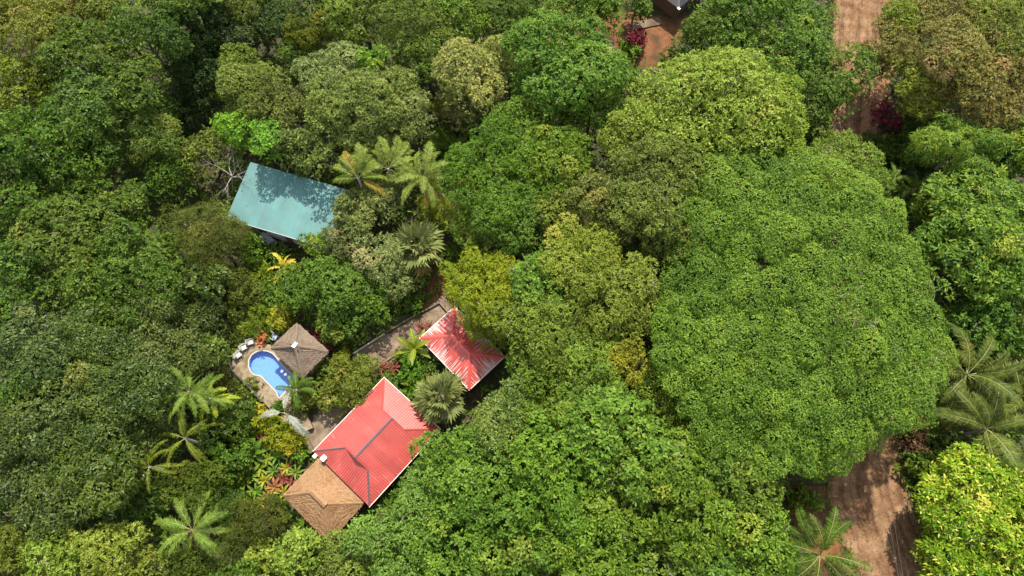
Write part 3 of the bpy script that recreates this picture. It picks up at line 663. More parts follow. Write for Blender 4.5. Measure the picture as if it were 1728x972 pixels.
    Pt = np.concatenate(Ps); N = np.concatenate(Ns); T = np.concatenate(Ts)
    Pt[:, 0] *= ex; Pt[:, 1] *= ey
    c_, s_ = math.cos(rot), math.sin(rot); Rm = np.array([[c_, s_, 0], [-s_, c_, 0], [0, 0, 1]])
    V, tn = rosettes(Pt@Rm, N@Rm, sp, rng, scale, T, tip)
    cc = cs.copy(); cc[:, 0] *= ex; cc[:, 1] *= ey; cc[:, :3] = cc[:, :3]@Rm
    return V, tn, cc, dep
def inside(p, poly):
    c = False; j = len(poly)-1
    for i in range(len(poly)):
        (xi, yi), (xj, yj) = poly[i], poly[j]
        if (yi > p[1]) != (yj > p[1]) and p[0] < (xj-xi)*(p[1]-yi)/(yj-yi)+xi: c = not c
        j = i
    return c
def poly_px(rows): return [(P(r[0], r[1]).x, P(r[0], r[1]).y) for r in rows]+[(P(r[2], r[3]).x, P(r[2], r[3]).y) for r in rows[::-1]]
FOOT.append(poly_px(ROADROWS)); FOOT.append(poly_px([(745, 490, 800, 560), (700, 530, 735, 568), (650, 563, 680, 600), (596, 596, 630, 632)]))
def clear(x, y):
    x0, y0 = x, y
    for _ in range(60):
        for f in FOOT:
            if inside((x, y), f):
                cx = sum(q[0] for q in f)/len(f); cy = sum(q[1] for q in f)/len(f)
                if len(f) > 8: cx, cy = x+(1 if x0 < cx else -1), y
                d = math.hypot(x0-cx, y0-cy) or 1; x += (x0-cx)/d*.35; y += (y0-cy)/d*.35; break
        else: return x, y
    return x0, y0
TRI = [0]; SEED = [100]
def tree(px, py, r, z, spn, lf, label, br=1., ex=1., ey=1., rot=0., scale=1., hue=None, holes=(), name='broadleaf_tree', cat='tree', bark='bark', limbs=5, group=None, zsq=1.):
    """px, py, r: crown centre and radius as photographed; z: height of the crown base above ground"""
    SEED[0] += 1; sp = SP[spn]
    Rr = r/pm(px, py, z); er = random.Random(SEED[0]*7); scale *= er.uniform(.86, 1.18) if r < 200 else 1; ex *= er.uniform(.90, 1.14); ey *= er.uniform(.90, 1.14) if r < 200 else 1; dep = min(sp['depth']*Rr, 4.6)
    q = P(px, py, z+dep*.45)
    V, tn, cs, dep = crown(SEED[0], Rr, spn, ex, ey, rot, scale, LF[lf][2] is not None and lf == 'lime', zsq, [(P(hx, hy, z+dep).x-q.x, P(hx, hy, z+dep).y-q.y, hr) for hx, hy, hr in holes])
    kf = 3 if sp.get('tri') else 4
    bx, by = clear(q.x, q.y); V = V + np.array([q.x-bx, q.y-by, z], np.float32)
    t = thing(name, label, cat, (bx, by, -.15), 0, group)
    me = quads('crown', V, tn, M['L_'+lf], k=kf); TRI[0] += (kf-2)*len(tn)
    o = link('crown', me, t); h = hue or (1, 1, 1); br *= er.uniform(.88, 1.14); o.color = (br*h[0]*er.uniform(.88, 1.12), br*h[1], br*h[2]*er.uniform(.8, 1.3), 1)
    rr = random.Random(SEED[0]); rt = max(.05, min(.45, Rr*.055)); m = MB()
    top = Vector((q.x-bx, q.y-by, z+.1)); j = lambda a: Vector((rr.uniform(-a, a), rr.uniform(-a, a), 0))
    m.tube([(0, 0, 0), top*.35+j(.2*rt*8)*Vector((1, 1, 0)), top*.7+j(.15*rt*8), top], [rt*1.3, rt, rt*.8, rt*.6], 7)
    pick = rr.sample(range(len(cs)), min(limbs if limbs else 3, len(cs)))
    for i in pick:
        e = Vector(cs[i][:3])+Vector((q.x-bx, q.y-by, z)); b = top*rr.uniform(.7, .98); mid = b.lerp(e, .5)+Vector((0, 0, -.12*(e-b).length))+j(.3)
        m.tube([b, mid, e-Vector((0, 0, .1))], [rt*.5, rt*.35, rt*.15], 5, False)
    m.build('trunk', M[bark], t)
    if Rr > 3.2:                                        # dead twig ends breaking through the crown
        tm = MB()
        for i in rr.sample(range(len(cs)), min(len(cs), max(2, int(Rr*.55)))):
            e = Vector(cs[i][:3])+Vector((q.x-bx, q.y-by, z)); h = cs[i][3]
            for k_ in range(rr.choice((2, 3, 4))):
                a_ = rr.uniform(0, 6.28); s_ = e+Vector((math.cos(a_), math.sin(a_), 0))*h*.3; p1 = s_+Vector((math.cos(a_)*h*.5, math.sin(a_)*h*.5, h*.75)); p2 = p1+Vector((rr.uniform(-.6, .6), rr.uniform(-.6, .6), rr.uniform(0, .35)))
                tm.tube([s_, p1, p2], [.04, .03, .018], 4, False)
        tm.build('dead_twigs', M['twig'], t)['kind'] = 'stuff'
    return t
def bush(px, py, r, z, spn, lf, label, br=1., **k):
    return tree(px, py, r, z, spn, lf, label, br, name='shrub', cat='shrub', limbs=3, **k)

# ---- palms
def frond_mesh(name, L, a0, droop, mats, npair=26, ll=.8, lw=.07, hang=.35, fwd=.55, seed=0, start=.14):
    rr = np.random.default_rng(seed); S = 10; pts = [np.zeros(3)]; ang = []
    for i in range(S):
        a = a0-droop*((i+.5)/S)**1.3; ang.append(a); pts.append(pts[-1]+np.array([math.cos(a), 0, math.sin(a)])*L/S)
    pts = np.array(pts); V = []; tn = []; mi = []
    def at(s):
        f = s*S; i = min(S-1, int(f)); return pts[i]+(pts[i+1]-pts[i])*(f-i), ang[i]
    for i in range(S):                                  # midrib: a flat tapering strap
        wv = .030*L/4*(1-.8*i/S); wv2 = .030*L/4*(1-.8*(i+1)/S); y = np.array([0, 1, 0]); up = np.array([0, 0, .03])
        V += [pts[i]-y*wv+up, pts[i+1]-y*wv2+up, pts[i+1]+y*wv2+up, pts[i]+y*wv+up]; tn.append(.6); mi.append(1)
    for i in range(npair):
        s = start+(1-start)*(i+.5)/npair; p, a = at(s); T = np.array([math.cos(a), 0, math.sin(a)]); Nn = np.array([-math.sin(a), 0, math.cos(a)])
        ln = ll*(math.sin(math.pi*min(1, .12+.86*((s-start)/(1-start))**.8))**.6)*rr.uniform(.72, 1.12)
        for sg in (-1, 1):
            hg = hang+rr.normal(0, .22); D = T*fwd+np.array([0, sg*.85, 0])+Nn*.12; D /= np.linalg.norm(D)
            D2 = D-np.array([0, 0, 1])*hg*1.6; D2 /= np.linalg.norm(D2)
            b = p; m_ = b+D*ln*.5; e = m_+D2*ln*.5; wv = T*lw*.5
            V += [b-wv*.6, m_-wv, m_+wv, b+wv*.6]; V += [m_-wv, e-wv*.15, e+wv*.15, m_+wv]
            t = .5+rr.normal(0, .30); tn += [t, t]; mi += [0, 0]
    return quads(name, np.array(V), np.clip(tn, 0, .9), mats, mi)
def fan_mesh(name, Lp, Lf, mats, nseg=11, seed=0, spread=2.3):
    rr = np.random.default_rng(seed); V = []; tn = []; mi = []
    y = np.array([0, 1, 0]); tipp = np.array([Lp, 0, 0.])
    V += [np.zeros(3)-y*.025, tipp-y*.015, tipp+y*.015, np.zeros(3)+y*.025]; tn.append(.5); mi.append(1)
    for i in range(nseg):
        a = -spread/2+spread*i/(nseg-1); ln = Lf*(.72+.28*math.cos(a*.8))*rr.uniform(.75, 1.1)
        D = np.array([math.cos(a), math.sin(a), .10*math.cos(3*a)]); S_ = np.array([-math.sin(a), math.cos(a), .25*(1 if i % 2 else -1)])
        wv = spread/nseg*Lf*.44; m_ = tipp+D*ln*.6; e = tipp+D*ln-np.array([0, 0, 1])*ln*rr.uniform(.12, .3)
        V += [tipp, m_+S_*wv, e, m_-S_*wv]; tn.append(np.clip(.45+rr.normal(0, .2), 0, .9)); mi.append(0)
    return quads(name, np.array(V), tn, mats, mi)
def blade_mesh(name, L, w, a0, droop, mats, fold=.25, seed=0, nseg=7, split=False):
    rr = np.random.default_rng(seed); pts = [np.zeros(3)]; V = []; tn = []; mi = []; base = rr.uniform(.3, .65)
    for i in range(nseg):
        a = a0-droop*((i+.5)/nseg)**1.2; pts.append(pts[-1]+np.array([math.cos(a), 0, math.sin(a)])*L/nseg)
    wf = lambda s: w*.5*max(.05, math.sin(math.pi*min(1, .1+.9*s)))**.6
    for i in range(nseg):
        for sg in (-1, 1):
            s0, s1 = i/nseg, (i+1)/nseg; o0 = np.array([0, sg*wf(s0), fold*wf(s0)]); o1 = np.array([0, sg*wf(s1), fold*wf(s1)*(1 if not split else rr.uniform(.2, 1.4))])
            q = [pts[i], pts[i+1], pts[i+1]+o1, pts[i]+o0]; V += q if sg < 0 else [q[0], q[3], q[2], q[1]]; tn.append(np.clip(base+rr.normal(0, .1), 0, .9)); mi.append(0)
        wv = np.array([0, .02*L/2, 0]); up = np.array([0, 0, .012])
        V += [pts[i]-wv+up, pts[i+1]-wv*.7+up, pts[i+1]+wv*.7+up, pts[i]+wv+up]; tn.append(.5); mi.append(1)
    return quads(name, np.array(V), tn, mats, mi)
FM = {}
def frond_set(key, L, lf, rach='rachis', **k):
    if key not in FM:
        FM[key] = [frond_mesh('frond', L, a0, dr, [M['L_'+lf], M[rach]], seed=i+len(key), **k) for i, (a0, dr) in enumerate([(1.15, 1.5), (.8, 1.6), (.5, 1.4), (.2, 1.2), (-.15, .8)])]
    return FM[key]
def palm(px, py, rpx, z, lf, label, n=15, key=None, L0=None, lean=(0, 0), name='palm', az=None, els=None, trunk=.16, ll=.8, lw=.08, hang=.35, npair=26, fwd=.55, rach='rachis', bark='palebark', cat='palm', br=1., group=None, dead=0):
    SEED[0] += 1; rr = random.Random(SEED[0]); q = P(px, py, z); L = L0 or rpx/pm(px, py, z)*1.12
    ms = frond_set((key or lf)+str(round(L, 1)), L, lf, rach, ll=ll, lw=lw, hang=hang, npair=npair, fwd=fwd)
    bx, by = clear(q.x+lean[0], q.y+lean[1]); t = thing(name, label, cat, (bx, by, -.1), 0, group); top = Vector((q.x-bx, q.y-by, z+.1))
    m = MB(); m.tube([(0, 0, 0), top*.5*Vector((.7, .7, 1)) if False else Vector((top.x*.35, top.y*.35, top.z*.5)), top], [trunk*1.35, trunk, trunk*.8], 8); m.build('trunk', M[bark], t)
    for i in range(n):
        a = az[i] if az else i*2.39996+rr.uniform(-.5, .5)
        lv = els[i] if els else min(4, int(5*(i+.5)/n))
        o = link('frond', ms[lv], t, top+Vector((0, 0, -.03*lv)), (rr.uniform(-.7, .7), rr.uniform(-.2, .2), a), None); s = rr.uniform(.78, 1.1); o.scale = (s, s, s); v_ = br*rr.uniform(.75, 1.15); o.color = (v_, v_, v_, 1)
        if dead and i >= n-dead: o.color = (v_*1.5, v_*.85, v_*.9, 1)
    return t
def fan_palm(px, py, rpx, z, label, n=42, lf='fan', br=1.):
    SEED[0] += 1; rr = random.Random(SEED[0]); q = P(px, py, z); L = rpx/pm(px, py, z)
    ms = [fan_mesh('fan_leaf', L*.50, L*.55, [M['L_'+lf], M['rachis']], seed=s) for s in range(3)]
    bx, by = clear(q.x, q.y); t = thing('fan_palm', label, 'palm', (bx, by, -.1)); top = Vector((q.x-bx, q.y-by, z))
    MB().tube([(0, 0, 0), top*.5, top+Vector((0, 0, .2))], [.22, .17, .16], 8).build('trunk', M['bark'], t)
    for i in range(n):
        f = (i+.5)/n; el = R(82)-R(118)*f**.85+rr.uniform(-.1, .1); a = i*2.39996
        o = link('fan_leaf', ms[i % 3], t, top, (rr.uniform(-.6, .6), -el+rr.uniform(-.22, .22), a+rr.uniform(-.35, .35)), None)
        o.rotation_mode = 'XYZ'; s = rr.uniform(.74, 1.12); o.scale = (s, s, s); v_ = br*rr.uniform(.7, 1.2); o.color = (v_, v_, v_, 1)
        if i > n-6: o.color = (v_*1.5, v_*.95, v_*.9, 1)
    return t
def rosette_plant(px, py, rpx, label, lf, n=11, w=.16, z=.15, name='rosette_plant', cat='plant', group=None, fold=.3, droop=1.1, rach='rachis', br=1., L=None, split=False, stem=0):
    SEED[0] += 1; rr = random.Random(SEED[0]); q = P(px, py, z+stem); LL = L or rpx/pm(px, py, z)*1.15
    key = ('b', lf, round(LL, 1), w, split)
    if key not in FM: FM[key] = [blade_mesh('leaf', LL, w*LL, a0, droop, [M['L_'+lf], M[rach]], fold, i, split=split) for i, a0 in enumerate((1.25, .95, .6, .35))]
    t = thing(name, label, cat, (q.x, q.y, 0), 0, group)
    MB().tube([(0, 0, -.1), (0, 0, z+stem)], [.09, .06], 6).build('stem', M['bark'], t)
    for i in range(n):
        o = link('leaf', FM[key][min(3, int(4*(i+.5)/n))], t, (0, 0, z+stem), (rr.uniform(-.2, .2), 0, i*2.39996+rr.uniform(-.2, .2)))
        s = rr.uniform(.8, 1.1); o.scale = (s, s, s); o.color = (br, br, br, 1)
    return t
def bare_tree(px, py, rpx, z, label, seed, n0=5, levels=3, name='bare_tree', rad=.11, updown=.5, bark='palebark', base=None):
    rr = random.Random(seed); q = P(px, py, z); Rr = rpx/pm(px, py, z)
    b = P(*base, 0) if base else q; bx, by = clear(b.x, b.y); t = thing(name, label, 'tree', (bx, by, -.1)); m = MB(); top = Vector((q.x-bx, q.y-by, z*.62))
    m.tube([(0, 0, 0), top*.5+Vector((.1, 0, 0)), top], [rad*1.4, rad*1.1, rad], 7); m.build('trunk', M[bark], t)
    def grow_(mb, p, d, ln, r, lv):
        pts = [p]; rs = [r]
        for i in range(4):
            d = (d+Vector((rr.gauss(0, .22), rr.gauss(0, .22), rr.gauss(0, .15)+.03))).normalized(); pts.append(pts[-1]+d*ln/4); rs.append(r*(1-.17*(i+1)))
        mb.tube(pts, rs, 5, False)
        if lv > 0:
            for i in range(rr.choice((2, 3, 3))):
                k = rr.choice((2, 3, 4)); nd = (d+Vector((rr.gauss(0, .7), rr.gauss(0, .7), rr.gauss(0, .35)))).normalized(); grow_(mb, pts[k], nd, ln*rr.uniform(.5, .8), rs[k]*.7, lv-1)
    for k in range(n0):
        a = k*6.283/n0+rr.uniform(-.4, .4); mb = MB()
        grow_(mb, top*rr.uniform(.85, 1), Vector((math.cos(a), math.sin(a), updown)).normalized(), Rr*.62, rad*.7, levels); mb.build('branch', M[bark], t)
    return t
# ------------------------------------------------------------------ the forest, tree by tree
# giant rain tree and its neighbours on the right
tree(1340, 505, 265, 11, 'rain', 'rain', 'giant spreading tree with a flat fine-leaved crown, by far the widest in the photo', 1.0, 1.0, 1.07, limbs=26, holes=[(1290, 452, 1.5), (1302, 462, 1.2), (1382, 420, 1.5), (1320, 610, 1.1)])
tree(1420, 290, 78, 9, 'rain', 'rain', 'fine-leaved green crown below the sandy gap of the upper road', 1.05)
tree(1165, 655, 84, 8.5, 'rain', 'rain', 'fine-leaved crown bulging from the lower left of the giant tree', .95)
tree(1240, 730, 70, 7.5, 'rain', 'rain', 'fine-leaved crown between giant tree and the lower middle trees', .92)
tree(1345, 705, 88, 5, 'rain', 'rain', 'fine-leaved crown under the lower rim of the giant tree, by the road', .88)
tree(1392, 748, 48, 3.6, 'broad', 'mid', 'shaded green tree at the left verge just where the lower road emerges', .95)
tree(1200, 178, 118, 12, 'small', 'yg', 'bright yellow green domed tree right of the red clay clearing', 1.1, 1.15, .95)
tree(1300, 195, 70, 11, 'small', 'yg', 'yellow green crown reaching right toward the upper dirt road', 1.02)
tree(1085, 225, 62, 10.5, 'small', 'yg', 'yellow green crown at the lower left of the bright domed tree', 1.0)
tree(1180, 265, 60, 10, 'small', 'olive', 'yellow olive crown between bright dome and giant tree', 1.15)
tree(1110, 320, 92, 11, 'small', 'olive', 'olive tree with brownish gaps left of the giant tree', 1.05)
tree(1040, 345, 70, 9.5, 'small', 'olive', 'brown olive tree with grey twigs beside the bright green clumps', .95, hue=(1.1, .95, 1))
tree(1150, 390, 70, 10, 'small', 'olive', 'dull olive crown tucked against the left rim of the giant tree', .92)
tree(1290, 45, 112, 9, 'broad', 'dark', 'large dark green tree left of the upper dirt road', 1.25, 1.1, .95)
tree(1215, 70, 70, 8, 'broad', 'dark', 'dark green tree between red clay clearing and the upper road', 1.12)
tree(1370, 145, 58, 7.5, 'broad', 'dark', 'dark green crown below the large dark tree, edge of upper road', 1.15)
tree(1444, 108, 56, 8, 'sparse', 'dark', 'open dark green tree whose leaves let the sandy road show through', 1.35)
tree(1418, 168, 34, 7, 'sparse', 'dark', 'small loose dark crown over the upper road', 1.3)
tree(1375, 205, 38, 6.5, 'broad', 'dark', 'little dark crown at the lower left edge of the sandy road gap', 1.1)
tree(1590, 60, 105, 9, 'small', 'brown', 'olive brown tree with bare twigs right of the upper road', 1.12)
tree(1690, 55, 85, 9, 'small', 'olive', 'olive tree filling the top right corner', .92)
tree(1660, 150, 82, 8.5, 'small', 'brown', 'brown leaved drying tree above the umbrella leaved tree', 1.0)
tree(1550, 130, 58, 8, 'small', 'olive', 'yellow olive crown on the right verge of the upper road', 1.15)
tree(1530, 40, 45, 9.5, 'small', 'yg', 'yellowish crown overhanging the right edge of the top of the road', .85)
tree(1625, 240, 56, 9, 'umbrella', 'fresh', 'umbrella tree with star shaped drooping leaves and thin slanting stem', .98, 1.12, .8, name='umbrella_tree', bark='palebark', hue=(1.1, 1.05, 1))
tree(1640, 345, 70, 6.5, 'palmate', 'fresh', 'fresh green tree just below the umbrella tree', 1.0)
tree(1655, 430, 92, 7.5, 'palmate', 'fresh', 'broad fresh green tree right of the giant tree', 1.12)
tree(1710, 370, 62, 7, 'palmate', 'fresh', 'fresh green tree cut by the right edge, upper one', 1.05)
tree(1718, 480, 66, 6.5, 'palmate', 'fresh', 'fresh green tree cut by the right edge, lower one', .98)
tree(1600, 360, 44, 5, 'palmate', 'mid', 'small green tree squeezed between giant tree and fresh green trees', .95)
tree(1665, 540, 55, 5, 'broad', 'dark', 'dark green crown above the coconut palms on the right', 1.15)
tree(1710, 255, 48, 5.5, 'broad', 'dark', 'dark tree at the right edge beside the umbrella tree', 1.05)
bush(1560, 215, 46, 1.5, 'broad', 'dark', 'dark shrub right of the leaf littered road bank', 1.0)
bush(1500, 200, 30, 1.0, 'sparse', 'redleaf', 'dark red leaved shrub on the road bank', .75, hue=(1, 1, 1))
bush(1480, 245, 26, .8, 'broad', 'dark', 'low dark shrub at the foot of the road bank', 1.0)
bush(1520, 255, 34, 1.2, 'big', 'dark', 'big leaved dark shrub left of the slanting stem', 1.1)
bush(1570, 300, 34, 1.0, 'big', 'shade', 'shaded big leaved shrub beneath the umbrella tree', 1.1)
tree(1662, 862, 96, 5.5, 'lime', 'lime', 'bright lime green tree with yellow new shoots in the lower right corner', 1.0, 1.05, 1.0)
tree(1715, 920, 80, 5.0, 'lime', 'lime', 'lime green crown cut by the right edge near the bottom corner', .95)
tree(1620, 945, 60, 4.5, 'lime', 'lime', 'lime green crown at the bottom edge right of the dirt road', .95)
bush(1545, 728, 36, 1.2, 'small', 'rust', 'rusty brown drying shrub on the right verge of the lower road', .95)
bush(1535, 690, 30, 1.5, 'thin', 'olive', 'thin twiggy olive shrub above the rusty shrub', .7)
bush(1560, 655, 26, 2.0, 'broad', 'dark', 'dark shrub under the right rim of the giant tree', 1.1)
bush(1550, 790, 32, 1.0, 'big', 'dark', 'dark ferny shrub between road and lime tree', 1.05)
bush(1590, 770, 40, 1.2, 'broad', 'dark', 'dark shrub under the lower coconut palm', 1.0)
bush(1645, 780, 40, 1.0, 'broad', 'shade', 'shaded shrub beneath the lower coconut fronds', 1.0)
bush(1590, 590, 30, .8, 'sparse', 'redleaf', 'dark red shrub in the gap above the coconut palms', .45)
bush(1695, 620, 55, .8, 'thin', 'olive', 'grassy olive clump behind the upper coconut palm', .95)
bush(1362, 850, 20, .8, 'broad', 'mid', 'small green shrub on the clay strip left of the lower road', 1.0)
bush(1318, 940, 26, 1.0, 'broad', 'mid', 'green shrub at the bottom left of the clay strip', 1.0)
# bottom middle: big rosette leaved trees
tree(1040, 745, 98, 11, 'big', 'mid', 'mid green big leaved tree below the centre of the photo', 1.12)
tree(960, 820, 105, 10, 'big', 'mid', 'big leaved tree right of the red roof in the lower middle', 1.1)
tree(1120, 830, 105, 10.5, 'big', 'mid', 'big leaved tree with bare twigs in its middle, lower centre', 1.1)
tree(1010, 920, 100, 9.5, 'big', 'mid', 'big leaved tree cut by the bottom edge, lower centre', 1.14)
tree(1130, 945, 80, 8, 'big', 'mid', 'big leaved tree on the bottom edge with a dark hollow beside it', 1.05)
tree(1240, 820, 85, 9, 'broad', 'mid', 'leafy green tree left of the lower road, beneath the giant crown', 1.1)
tree(1258, 900, 80, 8.5, 'broad', 'mid', 'leafy green tree next to the clay strip', 1.12)
tree(1215, 930, 58, 8, 'big', 'mid', 'green crown on the bottom edge left of the clay strip trees', 1.1)
tree(1215, 745, 60, 9.5, 'broad', 'dark', 'darker crown in the hollow below the giant tree', 1.2)
tree(905, 905, 82, 8.5, 'big', 'bright', 'bright green big leaved tree on the bottom edge', .95)
tree(858, 714, 64, 8.5, 'fine', 'gloss', 'grey green fine leaved tree below the red pavilion', 1.45, 1.0, 1.1)
tree(930, 690, 78, 9.5, 'fine', 'mid', 'fine leaved green tree between pavilion and lower centre', .95)
tree(1010, 670, 60, 10.0, 'small', 'mid', 'small leaved green tree under the yellow sprig, centre', 1.1)
tree(800, 800, 92, 7.5, 'broad', 'mid', 'leafy mid green tree lower right of the big red roof', 1.05)
tree(752, 848, 72, 5.5, 'fine', 'olive', 'olive green fine leaved tree beside the red roof corner', 1.0, hue=(.85, 1.08, .9))
tree(870, 790, 60, 8, 'fine', 'gloss', 'grey green crown with bare twigs right of the red roof', 1.35)
tree(662, 918, 74, 5.5, 'fine', 'olive', 'olive green tree right of the thatched wing', 1.05, hue=(.85, 1.08, 1))
tree(760, 915, 82, 7, 'broad', 'mid', 'leafy green tree on the bottom edge below the red roof', 1.1)
tree(580, 962, 56, 4.2, 'fine', 'olive', 'olive green tree below the thatched wing on the bottom edge', 1.0, hue=(.9, 1.05, 1))
tree(835, 940, 60, 7, 'big', 'mid', 'green crown on the bottom edge between two leafy trees', 1.1)
tree(722, 812, 34, 3.2, 'broad', 'mid', 'green tree near the lower right eave of the red roof', 1.05)
bush(665, 850, 26, 1.5, 'broad', 'mid', 'green shrub at the south corner of the red roof', 1.0)
bush(658, 862, 14, 1.2, 'sparse', 'redleaf', 'red leaved shrub beside the south corner of the red roof', 1.0)
bush(763, 770, 20, 1.0, 'sparse', 'redleaf', 'dark red shrub below the east corner of the red roof', .8)
# centre
tree(818, 486, 66, 7.5, 'feather', 'feather', 'feathery yellow green tree leaning over the red pavilion', 1.05, 1.0, 1.05)
tree(830, 543, 48, 5.0, 'feather', 'feather', 'feathery yellow green crown hanging over the pavilion roof', 1.02, .9, 1)
tree(868, 530, 55, 8, 'small', 'yg', 'yellow green tree right of the feathery tree', .85)
tree(985, 435, 62, 10, 'small', 'yg', 'yellow green tree in the centre left of the giant tree', .98)
tree(925, 470, 60, 9, 'small', 'mid', 'green tree above the pavilion, right of the feathery one', 1.2, hue=(1.1, 1, 1))
tree(935, 560, 82, 9, 'small', 'olive', 'olive green tree right of the red pavilion', 1.1, hue=(.9, 1.1, 1))
tree(1040, 505, 78, 10, 'small', 'yg', 'yellow green crown against the lower left rim of the giant tree', .85)
tree(1000, 610, 60, 9, 'small', 'yg', 'yellow green crown in a row below the centre', .95)
tree(1066, 612, 34, 10, 'small', 'gold', 'small golden yellow sprig of a crown below the centre', .75)
tree(898, 612, 40, 6, 'small', 'olive', 'olive green crown touching the right end of the pavilion roof', 1.05, hue=(.85, 1.1, 1))
tree(840, 300, 82, 8.5, 'small', 'bright', 'bright green tree left of the olive trees near the centre', 1.0)
tree(935, 275, 68, 9, 'small', 'bright', 'bright green tree below the leafy clump of the clearing', .95)
tree(885, 225, 55, 8, 'small', 'bright', 'bright green crown under the large leafy clump', .98)
tree(870, 370, 62, 8, 'small', 'bright', 'bright green crown above the feathery yellow tree', 1.0)
tree(945, 345, 48, 8.5, 'small', 'olive', 'olive crown with dry twigs between bright green trees', 1.05)
tree(805, 380, 46, 5, 'small', 'bright', 'light green crown right of the grey fan palm', 1.15, hue=(1.3, 1.08, 1))
tree(960, 110, 96, 10, 'broad', 'bright', 'large bright green leafy tree below the red clay clearing', .95, 1.05, .95)
tree(1000, 180, 58, 8.5, 'broad', 'mid', 'green crown at the lower right of the large leafy tree', .95)
tree(905, 160, 48, 8.5, 'broad', 'bright', 'bright green crown at the lower left of the large leafy tree', .92)
tree(1075, 160, 36, 6, 'broad', 'mid', 'green crown in front of the red clay', .9)
tree(1145, 110, 34, 5, 'broad', 'dark', 'dark green crown right of the red clay', 1.25)
tree(800, 120, 68, 9, 'small', 'pale', 'pale yellowish green tree left of the large leafy tree', 1.25, hue=(1.1, 1, .85))
tree(860, 90, 42, 9, 'small', 'pale', 'pale yellowish crown touching the large leafy tree', 1.2, hue=(1.1, 1, .85))
tree(780, 180, 40, 6, 'small', 'pale', 'pale green crown at the lower left of the pale yellowish tree', 1.05)
tree(620, 170, 88, 9, 'small', 'pale', 'large grey green domed tree above the coconut clump', 1.12, 1.1, .95)
tree(560, 130, 55, 8, 'small', 'pale', 'grey green crown at the upper left of the domed tree', 1.02)
tree(690, 195, 48, 7.5, 'small', 'pale', 'grey green crown at the lower right of the domed tree', .95)
tree(625, 100, 22, 9.8, 'broad', 'green', 'small vivid green sprig on top of the grey green dome', 1.0)
tree(695, 30, 78, 9, 'small', 'olive', 'olive tree on the top edge above the grey green dome', .95, hue=(.9, 1.05, 1))
tree(610, 20, 62, 8.5, 'broad', 'olive', 'olive green tree on the top edge left of centre', .9, hue=(.85, 1.08, 1))
tree(775, 30, 50, 8, 'small', 'mid', 'green tree on the top edge above the pale yellowish tree', 1.05)
tree(720, 95, 46, 7.5, 'small', 'olive', 'dull olive crown right of the vivid sprig', .8, hue=(.85, 1.05, 1))
tree(845, 25, 46, 8, 'small', 'mid', 'green tree on the top edge left of the clearing', .9)
tree(905, 25, 40, 7, 'broad', 'dark', 'dark tree on the top edge at the left end of the clearing', 1.2)
tree(1020, 22, 42, 6, 'big', 'mid', 'green tree on the top edge over the clay clearing', 1.1)
tree(525, 52, 34, 7, 'feather', 'bright', 'round glowing green tree among dark trees near the top', .62, hue=(1.25, .9, .6))
tree(975, -8, 48, 7, 'broad', 'mid', 'green crown peeping over the top edge near the clearing', .95)
tree(1075, 2, 26, 4, 'big', 'mid', 'small green crown next to the dark grey roof', 1.0)
bush(1075, 65, 15, 1.6, 'sparse', 'redleaf', 'crimson leaved shrub on the red clay', .7)
bush(1058, 85, 18, .8, 'big', 'mid', 'low green shrub beside the crimson shrub', 1.0)
# left of centre, round the teal roof
tree(432, 150, 62, 6, 'small', 'olive', 'yellow olive tree above the bright clump at the teal roof', 1.05)
tree(478, 185, 52, 6.5, 'small', 'olive', 'brown olive tree above the teal roof', .85, hue=(1.05, .95, 1))
tree(400, 110, 34, 6, 'small', 'olive', 'olive crown at the edge of the dark hollow', .9)
tree(408, 215, 42, 6.5, 'broad', 'green', 'vivid green clump up and left of the teal roof', .95)
tree(455, 238, 34, 8.6, 'broad', 'green', 'vivid green clump touching the upper edge of the teal roof', .95)
tree(492, 250, 38, 8.2, 'sparse', 'olive', 'twiggy brown olive crown over the middle of the teal roof edge', .7)
tree(8, 190, 40, 8, 'broad', 'yg', 'yellow green crown cut by the left edge, upper', .5)
tree(85, 150, 40, 7, 'small', 'mid', 'green crown between yellow olive corner and dark trees', 0.89)
tree(345, 255, 44, 4.5, 'sparse', 'olive', 'thin olive tree with pale branches left of the teal roof', .95)
tree(535, 238, 50, 8.4, 'sparse', 'olive', 'twiggy olive tree along the upper edge of the teal roof', .75)
tree(596, 357, 39, 5.4, 'small', 'pale', 'pale grey green crown covering the right end of the teal roof', 1.05)
tree(648, 335, 44, 5.2, 'small', 'pale', 'pale grey green crown below the coconut clump', 1.05)
tree(640, 430, 44, 4.5, 'small', 'pale', 'pale grey green crown left of the grey fan palm', 1.1)
tree(665, 470, 38, 3.5, 'small', 'pale', 'pale grey green crown below the grey fan palm', .95)
tree(590, 405, 40, 4.2, 'small', 'pale', 'grey green crown below the right end of the teal roof', .8)
tree(532, 408, 27, 4.8, 'small', 'green', 'green crown overlapping the lower eave of the teal roof', .75, hue=(1.1, .9, 1))
tree(560, 475, 62, 4, 'small', 'mid', 'twiggy green tree between teal roof and driveway', .85)
tree(510, 490, 44, 3.2, 'small', 'mid', 'green tree above the pool hut', .98)
tree(600, 520, 42, 3, 'small', 'dark', 'dark green tree over the upper edge of the driveway', 1.2)
tree(560, 545, 30, 2.4, 'broad', 'dark', 'dark leafy tree right of the pool hut', 1.1)
tree(640, 500, 36, 3, 'broad', 'dark', 'big leaved dark tree below the pale crowns', 1.15)
bush(472, 533, 24, 2.0, 'small', 'gold', 'yellow green rounded shrub above the pool hut', .85)
bush(432, 540, 28, 1.2, 'thin', 'ypalm', 'grassy yellow green shrub above the deck chairs', .8)
bush(404, 553, 18, 1.0, 'thin', 'olive', 'grassy olive shrub at the upper left of the deck chairs', 1.0)
bush(420, 510, 34, 1.6, 'small', 'olive', 'dull olive shrub between golden shrub and dark tree', .9)
